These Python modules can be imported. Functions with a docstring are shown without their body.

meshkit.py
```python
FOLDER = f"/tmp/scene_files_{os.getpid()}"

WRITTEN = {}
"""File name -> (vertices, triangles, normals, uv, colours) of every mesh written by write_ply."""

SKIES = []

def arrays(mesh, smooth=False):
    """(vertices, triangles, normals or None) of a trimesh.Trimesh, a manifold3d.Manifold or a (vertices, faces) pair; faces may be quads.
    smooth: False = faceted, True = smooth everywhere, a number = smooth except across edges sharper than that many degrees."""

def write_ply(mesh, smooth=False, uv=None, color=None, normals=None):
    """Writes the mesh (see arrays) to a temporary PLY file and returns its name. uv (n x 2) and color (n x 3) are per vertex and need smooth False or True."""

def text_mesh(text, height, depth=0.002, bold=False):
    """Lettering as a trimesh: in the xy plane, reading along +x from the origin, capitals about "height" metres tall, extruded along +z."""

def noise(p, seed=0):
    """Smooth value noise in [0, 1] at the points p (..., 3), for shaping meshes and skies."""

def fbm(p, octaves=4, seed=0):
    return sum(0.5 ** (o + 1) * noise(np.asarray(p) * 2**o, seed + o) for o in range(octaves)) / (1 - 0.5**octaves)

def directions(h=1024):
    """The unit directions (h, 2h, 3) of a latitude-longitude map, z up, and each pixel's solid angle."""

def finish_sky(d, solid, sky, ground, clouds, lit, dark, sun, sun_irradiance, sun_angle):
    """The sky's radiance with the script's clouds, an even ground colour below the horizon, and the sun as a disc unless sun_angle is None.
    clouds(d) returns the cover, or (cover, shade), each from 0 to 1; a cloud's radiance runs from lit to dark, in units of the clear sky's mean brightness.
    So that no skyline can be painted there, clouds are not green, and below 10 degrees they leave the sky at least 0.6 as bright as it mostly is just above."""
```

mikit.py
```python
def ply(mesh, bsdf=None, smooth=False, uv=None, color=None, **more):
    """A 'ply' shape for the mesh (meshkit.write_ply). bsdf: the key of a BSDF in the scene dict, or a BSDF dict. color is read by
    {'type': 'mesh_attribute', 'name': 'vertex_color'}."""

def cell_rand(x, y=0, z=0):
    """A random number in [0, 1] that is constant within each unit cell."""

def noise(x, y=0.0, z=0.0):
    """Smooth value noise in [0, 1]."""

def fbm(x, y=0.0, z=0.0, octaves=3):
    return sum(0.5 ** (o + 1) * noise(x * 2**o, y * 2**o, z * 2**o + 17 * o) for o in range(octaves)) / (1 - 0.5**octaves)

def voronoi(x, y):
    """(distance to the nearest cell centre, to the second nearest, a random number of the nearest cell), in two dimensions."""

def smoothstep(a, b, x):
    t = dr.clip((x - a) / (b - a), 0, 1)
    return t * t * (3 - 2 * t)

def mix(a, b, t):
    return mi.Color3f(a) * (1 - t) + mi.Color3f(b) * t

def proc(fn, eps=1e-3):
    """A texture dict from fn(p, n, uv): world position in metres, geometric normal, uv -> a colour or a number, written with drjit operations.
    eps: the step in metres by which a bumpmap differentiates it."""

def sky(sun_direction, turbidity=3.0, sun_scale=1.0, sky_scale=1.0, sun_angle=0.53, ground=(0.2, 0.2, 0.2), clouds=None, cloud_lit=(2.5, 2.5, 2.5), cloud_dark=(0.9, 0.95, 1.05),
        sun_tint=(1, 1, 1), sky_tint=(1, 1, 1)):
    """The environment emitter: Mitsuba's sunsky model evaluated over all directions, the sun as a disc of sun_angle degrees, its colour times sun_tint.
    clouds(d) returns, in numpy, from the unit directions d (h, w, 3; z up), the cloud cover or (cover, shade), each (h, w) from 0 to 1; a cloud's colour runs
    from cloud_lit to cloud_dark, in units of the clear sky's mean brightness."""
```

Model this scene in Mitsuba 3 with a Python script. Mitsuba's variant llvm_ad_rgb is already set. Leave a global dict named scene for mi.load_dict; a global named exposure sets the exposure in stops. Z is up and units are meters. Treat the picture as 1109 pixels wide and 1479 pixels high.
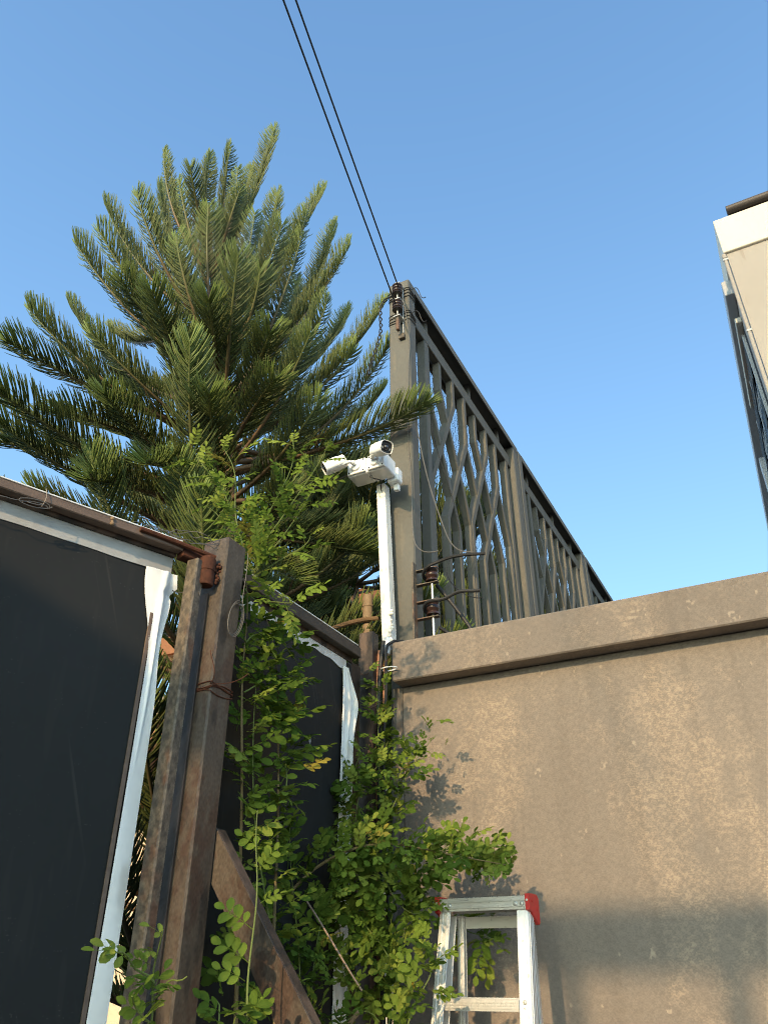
import math, numpy as np, trimesh, manifold3d, mitsuba as mi, drjit as dr, mikit
from mikit import proc, noise, fbm, smoothstep, mix
from shapely.geometry import LineString, Polygon
from shapely.ops import unary_union

# ------------------------------------------------------------------ camera, sky, exposure
T = mi.ScalarTransform4f
YAW, PITCH, EYE = math.radians(27.5), math.radians(31.1), np.array([0, 0, 1.6])
FWD = np.array([-math.sin(YAW) * math.cos(PITCH), math.cos(YAW) * math.cos(PITCH), math.sin(PITCH)])
SUN_AZ, SUN_EL = math.radians(4.5), math.radians(21.0)     # a little to the right of the wall's normal
SUN = [math.sin(SUN_AZ) * math.cos(SUN_EL), -math.cos(SUN_AZ) * math.cos(SUN_EL), math.sin(SUN_EL)]
exposure = 1.38
scene, labels = {'type': 'scene'}, {}
scene['camera'] = {'type': 'perspective', 'fov': 2 * math.degrees(math.atan(554.5 / 1111)), 'fov_axis': 'x', 'near_clip': 0.05, 'far_clip': 600.0,
                   'to_world': T().look_at(origin=EYE.tolist(), target=(EYE + FWD).tolist(), up=[0, 0, 1])}
scene['sky_light'] = mikit.sky(SUN, turbidity=5.0, sun_scale=1.5, sky_scale=4.35, sun_angle=0.85, ground=(0.14, 0.135, 0.125), sun_tint=(1.0, 0.95, 0.87), sky_tint=(0.84, 1.05, 1.19))

# ------------------------------------------------------------------ helpers
rng = np.random.default_rng(11)
A = lambda *v: np.array(v, float)
used = {}
def numbered(name):
    n = used.get(name, 0); used[name] = n + 1
    return name if n == 0 else f'{name}_{n:03d}'
def thing(name, label, cat, group=None, kind=None):
    k = numbered(name); labels[k] = {'label': label, 'category': cat}
    if group: labels[k]['group'] = group
    if kind: labels[k]['kind'] = kind
    return k
def put(key, mesh, mat, smooth=False, color=None, **more):
    scene[key] = mikit.ply(mesh, mat, smooth=smooth, color=color, **more); return key
def part(parent, name, mesh, mat, smooth=False, color=None, label=None, kind=None, **more):
    k = numbered(parent + '__' + name)
    if label or kind:
        labels[k] = {}
        if label: labels[k]['label'] = label
        if kind: labels[k]['kind'] = kind
    return put(k, mesh, mat, smooth, color, **more)
def join(*ms): return trimesh.util.concatenate([m for m in ms])
def box(x0, x1, y0, y1, z0, z1, b=0.0):
    if b <= 0:
        return trimesh.creation.box(bounds=[[x0, y0, z0], [x1, y1, z1]])
    c, h = A(x0 + x1, y0 + y1, z0 + z1) / 2, A(x1 - x0, y1 - y0, z1 - z0) / 2
    b = min(b, 0.45 * h.min()); pts = []
    for s in np.ndindex(2, 2, 2):
        s = 2 * A(*s) - 1
        for a in range(3):
            p = h - b; p[a] = h[a]; pts.append(c + s * p)
    return trimesh.convex.convex_hull(np.array(pts))
def frame_box(o, ex, ey, ez, b):                  # box b=(x0,x1,y0,y1,z0,z1[,bevel]) in the frame o,ex,ey,ez
    m = box(*b); M = np.eye(4); M[:3, 0], M[:3, 1], M[:3, 2], M[:3, 3] = ex, ey, ez, o
    m.apply_transform(M); return m
def smooth_path(P, n):
    P = np.asarray(P, float)
    if len(P) < 3: return P[0] + (P[-1] - P[0]) * np.linspace(0, 1, n)[:, None]
    from scipy.interpolate import CubicSpline
    s = np.r_[0, np.cumsum(np.linalg.norm(np.diff(P, axis=0), axis=1) + 1e-6)]
    return CubicSpline(s, P)(np.linspace(0, s[-1], n))
def tubes(P, R, sides=4, cap=True):
    """N tubes of K points in one mesh: P (N,K,3), R (N,K)."""
    P, R = np.asarray(P, float), np.asarray(R, float)
    if P.ndim == 2: P, R = P[None], np.broadcast_to(R, (1, P.shape[0]))
    N, K, _ = P.shape; R = np.broadcast_to(R, (N, K))
    t = np.gradient(P, axis=1); t /= np.linalg.norm(t, axis=2, keepdims=True) + 1e-12
    ref = np.where(np.abs(t[:, :1, 2:]) < 0.9, A(0, 0, 1), A(1, 0, 0)); a = np.cross(t[:, :1], ref); a /= np.linalg.norm(a, axis=2, keepdims=True)
    fr = np.empty_like(P); cur = a[:, 0]
    for k in range(K):
        cur = cur - (cur * t[:, k]).sum(1, keepdims=True) * t[:, k]; cur = cur / (np.linalg.norm(cur, axis=1, keepdims=True) + 1e-12); fr[:, k] = cur
    b = np.cross(t, fr); ang = np.arange(sides) * 2 * np.pi / sides
    V = P[:, :, None] + R[:, :, None, None] * (np.cos(ang)[:, None] * fr[:, :, None] + np.sin(ang)[:, None] * b[:, :, None])
    i, j = np.meshgrid(np.arange(K - 1), np.arange(sides), indexing='ij'); j2 = (j + 1) % sides
    q = np.stack([i * sides + j, i * sides + j2, (i + 1) * sides + j2, (i + 1) * sides + j], -1).reshape(-1, 4)
    f = np.vstack([q[:, [0, 1, 2]], q[:, [0, 2, 3]]])
    if cap:
        e0 = [[0, k + 1, k] for k in range(1, sides - 1)]; o = (K - 1) * sides; e1 = [[o, o + k, o + k + 1] for k in range(1, sides - 1)]
        f = np.vstack([f, e0, e1])
    F = (f[None] + (np.arange(N) * K * sides)[:, None, None]).reshape(-1, 3)
    return trimesh.Trimesh(V.reshape(-1, 3), F, process=False)
def tube(P, r, n=24, sides=8):
    Q = smooth_path(P, n); return tubes(Q, np.full(n, r) if np.isscalar(r) else np.interp(np.linspace(0, 1, n), np.linspace(0, 1, len(r)), r), sides)
def lathe(profile, origin, axis, sections=28):
    m = trimesh.creation.revolve(np.array(profile, float), sections=sections)
    m.apply_transform(trimesh.geometry.align_vectors([0, 0, 1], axis)); m.apply_translation(origin); return m
def cyl(p, q, r, sections=20): return trimesh.creation.cylinder(radius=r, segment=[p, q], sections=sections)
def extrude(poly, h): return trimesh.creation.extrude_polygon(poly, h)

# ------------------------------------------------------------------ materials
def pr(key, col, rough=0.6, metal=0.0, spec=0.5, bump=None, scale=0.001, **more):
    c = {'type': 'rgb', 'value': list(col)} if isinstance(col, (tuple, list)) else (col if isinstance(col, dict) else proc(col))
    r = rough if isinstance(rough, (int, float)) else proc(rough)
    m = {'type': 'principled', 'base_color': c, 'roughness': r, 'metallic': metal, 'specular': spec, **more}
    if bump is not None: m = {'type': 'bumpmap', 'arbitrary': proc(bump, eps=0.0015), 'scale': scale, 'bsdf': m}
    scene[key] = {'type': 'twosided', 'bsdf': m}
def gray(c): return mi.Color3f(*c)

def wall_col(p, n, uv):
    big = fbm(p.x * 2.6 + 3, p.y * 2.1, p.z * 0.75 + 1, octaves=4)
    col = fbm(p.x * 5.5 + 11, p.y, p.z * 0.45 + 4, octaves=3)                                   # runs of wear down the wall
    mid = fbm(p.x * 16, p.y * 16 + 2, p.z * 9, octaves=4)
    g = noise(p.x * 230, p.y * 230, p.z * 230); g2 = noise(p.x * 110 + 5, p.y * 110, p.z * 75); sc = noise(p.x * 60 + 3, p.y * 60, p.z * 260 + 3)
    edge = 2.69 + 0.06 * (fbm(p.x * 3.3, 0, 5) - .5) + 0.03 * noise(p.x * 14, 3, 1)
    fresh = dr.select(p.z < 2.803, smoothstep(edge - .05, edge + .03, p.z), 0.25)               # later coat of paint under the coping
    worn = smoothstep(0.48, 0.66, big * 0.38 + col * 0.42 + mid * 0.26) * (1 - 0.85 * fresh)
    c = mix((0.184, 0.156, 0.135), (0.218, 0.186, 0.161), fbm(p.x * 1.2, p.y, p.z * 1.4 + 9))
    c = mix(c, (0.325, 0.258, 0.200), worn * (0.22 + 0.75 * smoothstep(0.40, 0.75, g * 0.45 + g2 * 0.35 + sc * 0.25)))
    c = mix(c, (0.40, 0.33, 0.26), smoothstep(0.83, 0.9, noise(p.x * 34 + 7, p.y * 34, p.z * 12)) * smoothstep(0.5, 0.7, g2) * 0.5)
    streak = smoothstep(0.58, 0.76, fbm(p.x * 12 + 40, p.y * 12, p.z * 0.35, octaves=3))
    c = mix(c, (0.150, 0.125, 0.106), streak * 0.28)
    drip = smoothstep(0.55, 0.74, fbm(p.x * 26 + 9, 4, p.z * 0.5, octaves=3)) * smoothstep(1.9, 2.75, p.z + 0.5 * noise(p.x * 17, 5, 5)) * dr.select(p.z < 2.803, 1.0, 0.5)
    c = c * (1 - 0.08 * drip)
    return c * (0.80 + 0.22 * g + 0.18 * g2) * dr.select(p.z > 2.802, 0.88, 0.98)
def wall_bump(p, n, uv): return fbm(p.x * 170, p.y * 170, p.z * 170, octaves=3) + 0.8 * fbm(p.x * 45, p.y * 45, p.z * 18, octaves=3)
pr('mat_wall', wall_col, 0.88, spec=0.25, bump=wall_bump, scale=0.0022)
pr('mat_plaster_edge', lambda p, n, uv: mix((0.10, 0.088, 0.078), (0.22, 0.19, 0.16), smoothstep(0.35, 0.7, fbm(p.x * 60, p.y * 60, p.z * 18))), 0.92, spec=0.2, bump=wall_bump, scale=0.003)

def rust_col(p, n, uv):
    a = fbm(p.x * 14, p.y * 14, p.z * 5 + 3, octaves=5); b = fbm(p.x * 55 + 9, p.y * 55, p.z * 30, octaves=4); s = fbm(p.x * 40, p.y * 40 + 7, p.z * 1.6, octaves=3)
    c = mix((0.135, 0.105, 0.080), (0.215, 0.165, 0.125), s)
    c = mix(c, (0.105, 0.044, 0.027), smoothstep(0.50, 0.66, a * 0.75 + b * 0.3) * 0.6)
    c = mix(c, (0.060, 0.048, 0.042), smoothstep(0.55, 0.72, fbm(p.x * 20 + 31, p.y * 20, p.z * 7, octaves=4)) * 0.8)
    return c * (0.36 + 0.28 * noise(p.x * 260, p.y * 260, p.z * 120))
rust_bump = lambda p, n, uv: fbm(p.x * 120, p.y * 120, p.z * 90, octaves=4)
pr('mat_rusty_steel', rust_col, lambda p, n, uv: 0.38 + 0.3 * fbm(p.x * 30, p.y * 30, p.z * 12), 0.25, bump=rust_bump, scale=0.0012)
def scale_col(p, n, uv):
    a = fbm(p.x * 95, p.y * 95, p.z * 48 + 3, octaves=5)
    c = mix((0.062, 0.052, 0.043), (0.165, 0.132, 0.095), smoothstep(0.25, 0.80, a))
    return mix(c, (0.13, 0.060, 0.035), smoothstep(0.56, 0.7, fbm(p.x * 18 + 4, p.y * 18, p.z * 9, octaves=4)) * 0.7) * (0.75 + 0.5 * noise(p.x * 240, p.y * 240, p.z * 160))
pr('mat_worn_steel', scale_col, 0.55, 0.2, bump=rust_bump, scale=0.0015)
pr('mat_red_rust', lambda p, n, uv: mix((0.030, 0.013, 0.009), (0.115, 0.040, 0.020), fbm(p.x * 70, p.y * 70, p.z * 70, octaves=4)), 0.85, spec=0.3, bump=rust_bump, scale=0.002)
pr('mat_dark_steel', lambda p, n, uv: mix((0.030, 0.022, 0.018), (0.105, 0.070, 0.052), smoothstep(0.40, 0.7, fbm(p.x * 22, p.y * 22, p.z * 6, octaves=4))), 0.5, 0.2, bump=rust_bump, scale=0.0012)
def sheet_col(p, n, uv):
    d = fbm(p.x * 3, p.y * 3, p.z * 1.2, octaves=4); sc = smoothstep(0.66, 0.74, fbm(p.x * 45 + p.z * 6, p.y * 45, p.z * 2.2, octaves=2))
    c = mix((0.0195, 0.0208, 0.0212), (0.0320, 0.0330, 0.0330), d)
    c = mix(c, (0.04, 0.038, 0.035), sc * 0.18)
    w = p.x * 0.36 + p.y * 0.93
    c = mix(c, (0.065, 0.06, 0.055), smoothstep(0.80, 0.90, noise(w * 95 + p.z * 34, 3, p.z * 1.5)) * smoothstep(0.45, 0.7, noise(w * 4, 8, p.z * 3)) * 0.30)
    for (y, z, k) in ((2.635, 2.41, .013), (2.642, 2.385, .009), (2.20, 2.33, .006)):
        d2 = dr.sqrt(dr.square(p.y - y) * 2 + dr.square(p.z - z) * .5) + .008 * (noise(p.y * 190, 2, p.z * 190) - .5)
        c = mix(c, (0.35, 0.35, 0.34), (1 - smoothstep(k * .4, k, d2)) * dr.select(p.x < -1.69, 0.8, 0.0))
    dust = smoothstep(0.84, 0.92, noise(p.x * 190, p.y * 190, p.z * 190)) * smoothstep(0.5, 0.8, noise(p.x * 21, p.y * 21, p.z * 21))
    return mix(c, (0.10, 0.095, 0.085), dust * 0.25)
pr('mat_black_sheet', sheet_col, lambda p, n, uv: 0.48 + 0.16 * fbm(p.x * 8, p.y * 8, p.z * 5), spec=0.10, bump=lambda p, n, uv: fbm(p.x * 260, p.y * 260, p.z * 260, octaves=2) + 6 * fbm(p.x * 5, p.y * 5, p.z * 3, octaves=2), scale=0.0006)
pr('mat_white_trim', lambda p, n, uv: mix((0.80, 0.79, 0.76), (0.60, 0.57, 0.52), smoothstep(0.5, 0.8, fbm(p.x * 16, p.y * 16, p.z * 5, octaves=4))), 0.38, spec=0.5)
pr('mat_dull_trim', lambda p, n, uv: mix((0.40, 0.40, 0.385), (0.32, 0.31, 0.29), smoothstep(0.4, 0.8, fbm(p.x * 16, p.y * 16, p.z * 9, octaves=4))), 0.42, spec=0.4)
pr('mat_aged_trim', lambda p, n, uv: mix((0.64, 0.63, 0.60), (0.50, 0.48, 0.45), smoothstep(0.4, 0.8, fbm(p.x * 16, p.y * 16, p.z * 9, octaves=4))), 0.42, spec=0.4)
pr('mat_brown_rail', lambda p, n, uv: mix((0.105, 0.072, 0.055), (0.17, 0.12, 0.092), fbm(p.x * 18, p.y * 18, p.z * 60, octaves=4)), 0.6, spec=0.35, bump=rust_bump, scale=0.0008)
def gate_col(p, n, uv):
    d = fbm(p.x * 8, p.y * 8, p.z * 2.0, octaves=4); g = noise(p.x * 150, p.y * 150, p.z * 70)
    c = mix((0.088, 0.086, 0.077), (0.114, 0.111, 0.099), d)
    c = mix(c, (0.14, 0.125, 0.10), smoothstep(0.60, 0.8, fbm(p.x * 30 + 5, p.y * 30, p.z * 3, octaves=3)) * 0.5)
    return c * (0.92 + 0.14 * g)
pr('mat_dark_rail', lambda p, n, uv: mix((0.040, 0.032, 0.027), (0.070, 0.055, 0.045), fbm(p.x * 18, p.y * 30, p.z * 60, octaves=4)), 0.6, spec=0.3)
pr('mat_gate_paint', gate_col, 0.55, spec=0.35, bump=rust_bump, scale=0.0005)
pr('mat_wire_mesh', (0.06, 0.058, 0.055), 0.5, 0.4)
pr('mat_white_paint', lambda p, n, uv: mix((0.82, 0.78, 0.70), (0.50, 0.45, 0.38), smoothstep(0.66, 0.76, fbm(p.x * 70, p.y * 70, p.z * 18, octaves=4))), 0.45, spec=0.4)
pr('mat_white_plastic', (0.82, 0.81, 0.79), 0.35, spec=0.5)
pr('mat_black_plastic', (0.015, 0.015, 0.016), 0.3, spec=0.5)
pr('mat_lens', (0.012, 0.012, 0.018), 0.05, spec=0.9, clearcoat=1.0, clearcoat_gloss=0.95)
pr('mat_led', (0.35, 0.33, 0.30), 0.25, spec=0.6)
pr('mat_alu', lambda p, n, uv: mix((0.74, 0.73, 0.71), (0.67, 0.66, 0.64), 0.5 + 0.25 * (fbm(p.x * 220, p.y * 220, p.z * 9, octaves=4) - 0.5)) * (1 - 0.3 * smoothstep(0.72, 0.80, fbm(p.x * 50 + 3, p.y * 50, p.z * 40, octaves=4))), lambda p, n, uv: 0.36 + 0.03 * fbm(p.x * 200, p.y * 200, p.z * 12), 0.70, spec=0.5)
pr('mat_red_plastic', lambda p, n, uv: mix((0.56, 0.022, 0.022), (0.40, 0.03, 0.028), fbm(p.x * 50, p.y * 50, p.z * 50)), 0.45, spec=0.45)
pr('mat_brown_glaze', lambda p, n, uv: mix((0.042, 0.020, 0.015), (0.026, 0.013, 0.010), fbm(p.x * 40, p.y * 40, p.z * 60)), 0.22, spec=0.6)
pr('mat_dark_glaze', (0.035, 0.022, 0.020), 0.25, spec=0.6)
pr('mat_galv', (0.55, 0.55, 0.53), 0.4, 0.6)
pr('mat_cable', (0.018, 0.018, 0.019), 0.55, spec=0.4)
pr('mat_copper_cable', lambda p, n, uv: mix((0.22, 0.085, 0.045), (0.34, 0.16, 0.09), fbm(p.x * 60, p.y * 60, p.z * 20)), 0.5, spec=0.4)
pr('mat_thin_wire', (0.17, 0.155, 0.14), 0.5, 0.4)
pr('mat_bamboo', lambda p, n, uv: mix((0.30, 0.21, 0.125), (0.17, 0.11, 0.065), fbm(p.x * 60, p.y * 60, p.z * 12, octaves=4)), 0.7, spec=0.3)
pr('mat_bark', lambda p, n, uv: mix((0.11, 0.068, 0.042), (0.26, 0.175, 0.115), smoothstep(0.35, 0.7, fbm(p.x * 40, p.y * 40, p.z * 30, octaves=4))), 0.85, spec=0.2, bump=rust_bump, scale=0.004)
pr('mat_branch', lambda p, n, uv: mix((0.090, 0.055, 0.030), (0.19, 0.12, 0.065), fbm(p.x * 40, p.y * 40, p.z * 40)), 0.8, spec=0.2)
VC = {'type': 'mesh_attribute', 'name': 'vertex_color'}
pr('mat_needles', VC, 0.5, spec=0.4)
pr('mat_stem', (0.13, 0.17, 0.045), 0.6, spec=0.3)
pr('mat_woody_stem', lambda p, n, uv: mix((0.17, 0.13, 0.06), (0.26, 0.19, 0.10), fbm(p.x * 50, p.y * 50, p.z * 50)), 0.75, spec=0.2)
pr('mat_dry_stick', (0.30, 0.22, 0.17), 0.8, spec=0.2)
scene['mat_leaf'] = {'type': 'principledthin', 'base_color': VC, 'roughness': 0.42, 'diff_trans': 0.75, 'spec_trans': 0.0, 'eta': 1.45}
pr('mat_cream_paint', lambda p, n, uv: mix((0.60, 0.57, 0.50), (0.56, 0.53, 0.45), fbm(p.x, p.y, p.z * 0.6)), 0.8, spec=0.25)
def beige_col(p, n, uv):
    c = mix((0.32, 0.295, 0.268), (0.295, 0.268, 0.242), fbm(p.x * 0.8, p.y * 0.8, p.z * 0.5, octaves=4))
    return mix(c, (0.22, 0.18, 0.15), smoothstep(0.70, 0.80, fbm(p.x * 14, p.y * 14, p.z * 1.1, octaves=3)) * 0.5)
pr('mat_beige_paint', beige_col, 0.85, spec=0.25)
pr('mat_grey_paint', (0.40, 0.42, 0.44), 0.7, spec=0.3)
pr('mat_brown_roof', (0.060, 0.050, 0.046), 0.55, spec=0.35)
pr('mat_glass', (0.05, 0.07, 0.09), 0.06, spec=0.8)
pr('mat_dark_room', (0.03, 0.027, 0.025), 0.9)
pr('mat_house_wall', lambda p, n, uv: mix((0.66, 0.50, 0.36), (0.60, 0.44, 0.31), fbm(p.x, p.y, p.z)), 0.85, spec=0.2)
pr('mat_terracotta', lambda p, n, uv: mix((0.28, 0.13, 0.065), (0.20, 0.085, 0.045), fbm(p.x * 6, p.y * 6, p.z * 6)), 0.8, spec=0.2)
pr('mat_ground', lambda p, n, uv: mix((0.095, 0.092, 0.086), (0.15, 0.145, 0.135), fbm(p.x * 1.5, p.y * 1.5, p.z, octaves=5)), 0.9, spec=0.2)

# ------------------------------------------------------------------ ground
g = numbered('ground'); labels[g] = {'label': 'grey concrete lane and yard', 'category': 'ground', 'kind': 'structure'}
put(g, ([[-300, -300, 0], [300, -300, 0], [300, 300, 0], [-300, 300, 0]], [[0, 1, 2, 3]]), 'mat_ground')

# ------------------------------------------------------------------ brown plastered wall
w = thing('compound_wall', 'brown plastered compound wall with a projecting coping, behind the aluminium ladder', 'wall')
part(w, 'body', box(-1.604, 3.4, 3.275, 3.42, 0, 2.80, 0.004), 'mat_wall')
part(w, 'end_strip', box(-1.655, -1.604, 3.270, 3.42, 0, 2.80, 0.003), 'mat_plaster_edge', label='grey unpainted plaster strip at the left end of the wall')
def slab(x0, x1, y0, y1, z0, z1, step, amp):
    m = box(x0, x1, y0, y1, z0, z1, 0.006)
    while m.edges_unique_length.max() > step and len(m.faces) < 60000: m = m.subdivide_to_size(step, max_iter=12) if hasattr(m, 'subdivide_to_size') else m.subdivide()
    v = np.array(m.vertices); v += amp * (meshnoise(v * 9.0)[:, None] * 2 - 1) * A(0.15, 1, 0.7); m.vertices = v; return m
def meshnoise(v):
    import meshkit; n = np.asarray(meshkit.fbm(v)); return (n - n.min()) / max(1e-9, n.max() - n.min())
part(w, 'coping', slab(-1.612, 3.45, 3.18, 3.44, 2.803, 3.0, 0.06, 0.0028), 'mat_wall', smooth=30)

# ------------------------------------------------------------------ tall lattice screen, three bays
def offset_bar(pts, width, x0, depth):
    poly = LineString(pts).buffer(width / 2, cap_style=2, join_style=2, mitre_limit=5)
    m = extrude(poly, depth); v = np.array(m.vertices); m.vertices = np.c_[x0 + depth - v[:, 2], v[:, 0], v[:, 1]]; m.fix_normals(); return m
LAT = [('r', [(3.752, 5.44), (3.752, 5.02), (4.192, 4.14), (4.192, .20)]), ('r', [(3.963, 5.44), (3.963, 5.185), (4.42, 4.30), (4.42, .20)]),
       ('l', [(4.192, 5.44), (4.192, 5.19), (3.752, 4.31), (3.752, .20)]), ('l', [(4.42, 5.44), (4.42, 5.00), (3.985, 4.14), (3.985, .20)]),
       ('r', [(4.414, 5.44), (4.414, 5.00), (4.87, 4.12), (4.87, .20)]), ('r', [(4.652, 5.44), (4.652, 5.17), (5.095, 4.31), (5.095, .20)]),
       ('l', [(4.88, 5.44), (4.88, 5.19), (4.44, 4.33), (4.44, .20)]), ('l', [(5.10, 5.44), (5.10, 5.01), (4.655, 4.13), (4.655, .20)]),
       ('r', [(5.094, 5.44), (5.094, 5.01), (5.31, 4.56), (5.31, .20)])]
bay_labels = ['nearest bay of the tall grey lattice screen, beside the white camera pole',
              'second bay of the tall grey lattice screen, behind the seam between two posts',
              'farthest bay of the tall grey lattice screen, mostly hidden behind the wall coping']
def lattice_bay(y0, lab):
    t = thing('lattice_screen', lab, 'metal screen', 'bays of the tall lattice screen')
    d = y0 - 3.35
    part(t, 'post', box(-1.705, -1.555, y0, y0 + .098, .1, 5.70, .008), 'mat_gate_paint', smooth=30)
    part(t, 'post', box(-1.700, -1.560, y0 + 2.135, y0 + 2.265, .1, 5.66, .008), 'mat_gate_paint', smooth=30)
    prof = Polygon([(-1.703, 5.43), (-1.703, 5.705), (-1.557, 5.705), (-1.557, 5.648), (-1.566, 5.648), (-1.566, 5.690), (-1.692, 5.690), (-1.692, 5.43)])
    m = extrude(prof, 2.262 - .099); v = np.array(m.vertices); m.vertices = np.c_[v[:, 0], y0 + .099 + v[:, 2], v[:, 1]]; m.fix_normals()
    part(t, 'top_beam', m, 'mat_gate_paint')
    part(t, 'rail', box(-1.652, -1.598, y0 + .10, y0 + 2.133, 5.436, 5.548, .004), 'mat_gate_paint')
    part(t, 'bottom_rail', box(-1.652, -1.596, y0 + .10, y0 + 2.133, .10, .20, .004), 'mat_gate_paint')
    for y in (y0 + .40, y0 + 1.22, y0 + 1.88): part(t, 'stub', box(-1.64, -1.606, y - .02, y + .02, 5.548, 5.689, .002), 'mat_gate_paint')
    for y in (y0 + .335, y0 + 2.00): part(t, 'jamb', box(-1.660, -1.5985, y, y + .055, .2, 5.436, .004), 'mat_gate_paint')
    for k, (way, pts) in enumerate(LAT):
        x0 = -1.650 if way == 'l' else -1.655
        part(t, 'bent_bar', offset_bar([(y + d, z) for y, z in pts], .041, x0, .050 if way == 'l' else .049), 'mat_gate_paint')
    S, zs = [], np.arange(.2, 5.44, .045)
    for k, y in enumerate(np.arange(y0 + .39, y0 + 2.0, .05)):
        for s in (1, -1):
            S.append(np.c_[np.where(np.arange(len(zs)) % 2, -1.683, -1.679), y + .0125 * s * np.where(np.arange(len(zs)) % 2, 1, -1) + .0125 * (s > 0), zs])
    part(t, 'wire_mesh', tubes(np.array(S), np.full((len(S), len(zs)), .0017), 3, cap=False), 'mat_wire_mesh', kind='stuff')
for k in range(3): lattice_bay(3.35 + 2.275 * k, bay_labels[k])

# ------------------------------------------------------------------ insulator racks and cables on the screen's end post
def spool(c, r, h, flutes=3):
    prof = [(0, -h / 2)]
    zz = np.linspace(-h / 2, h / 2, 25)
    for z in zz: prof.append((r * (0.74 + 0.26 * abs(math.cos(math.pi * flutes * (z / h + .5)))), z))
    prof.append((0, h / 2)); return lathe(prof, c, [0, 0, 1], 24)
def lug(c): pass
r1 = thing('insulator_rack', 'bracket with two dark spool insulators near the top of the screen post', 'insulator rack', 'spool insulator racks')
part(r1, 'bracket', join(box(-1.600, -1.592, 3.336, 3.348, 5.18, 5.62, .002), box(-1.635, -1.585, 3.27, 3.35, 5.30, 5.306), box(-1.635, -1.585, 3.27, 3.35, 5.455, 5.461), box(-1.635, -1.585, 3.27, 3.35, 5.60, 5.606)), 'mat_galv')
part(r1, 'rod', cyl([-1.612, 3.29, 5.24], [-1.612, 3.29, 5.62], .006), 'mat_galv', smooth=30)
part(r1, 'insulator', spool(A(-1.612, 3.29, 5.555), .034, .075), 'mat_dark_glaze', smooth=40)
part(r1, 'insulator', spool(A(-1.612, 3.29, 5.405), .034, .075), 'mat_dark_glaze', smooth=40)
part(r1, 'clamp', join(box(-1.622, -1.600, 3.28, 3.31, 5.19, 5.33, .004), box(-1.625, -1.585, 3.325, 3.349, 5.15, 5.19, .003)), 'mat_worn_steel')
r2 = thing('insulator_rack', 'rusty bracket with two brown spool insulators low on the screen post, just above the wall', 'insulator rack', 'spool insulator racks')
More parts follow.
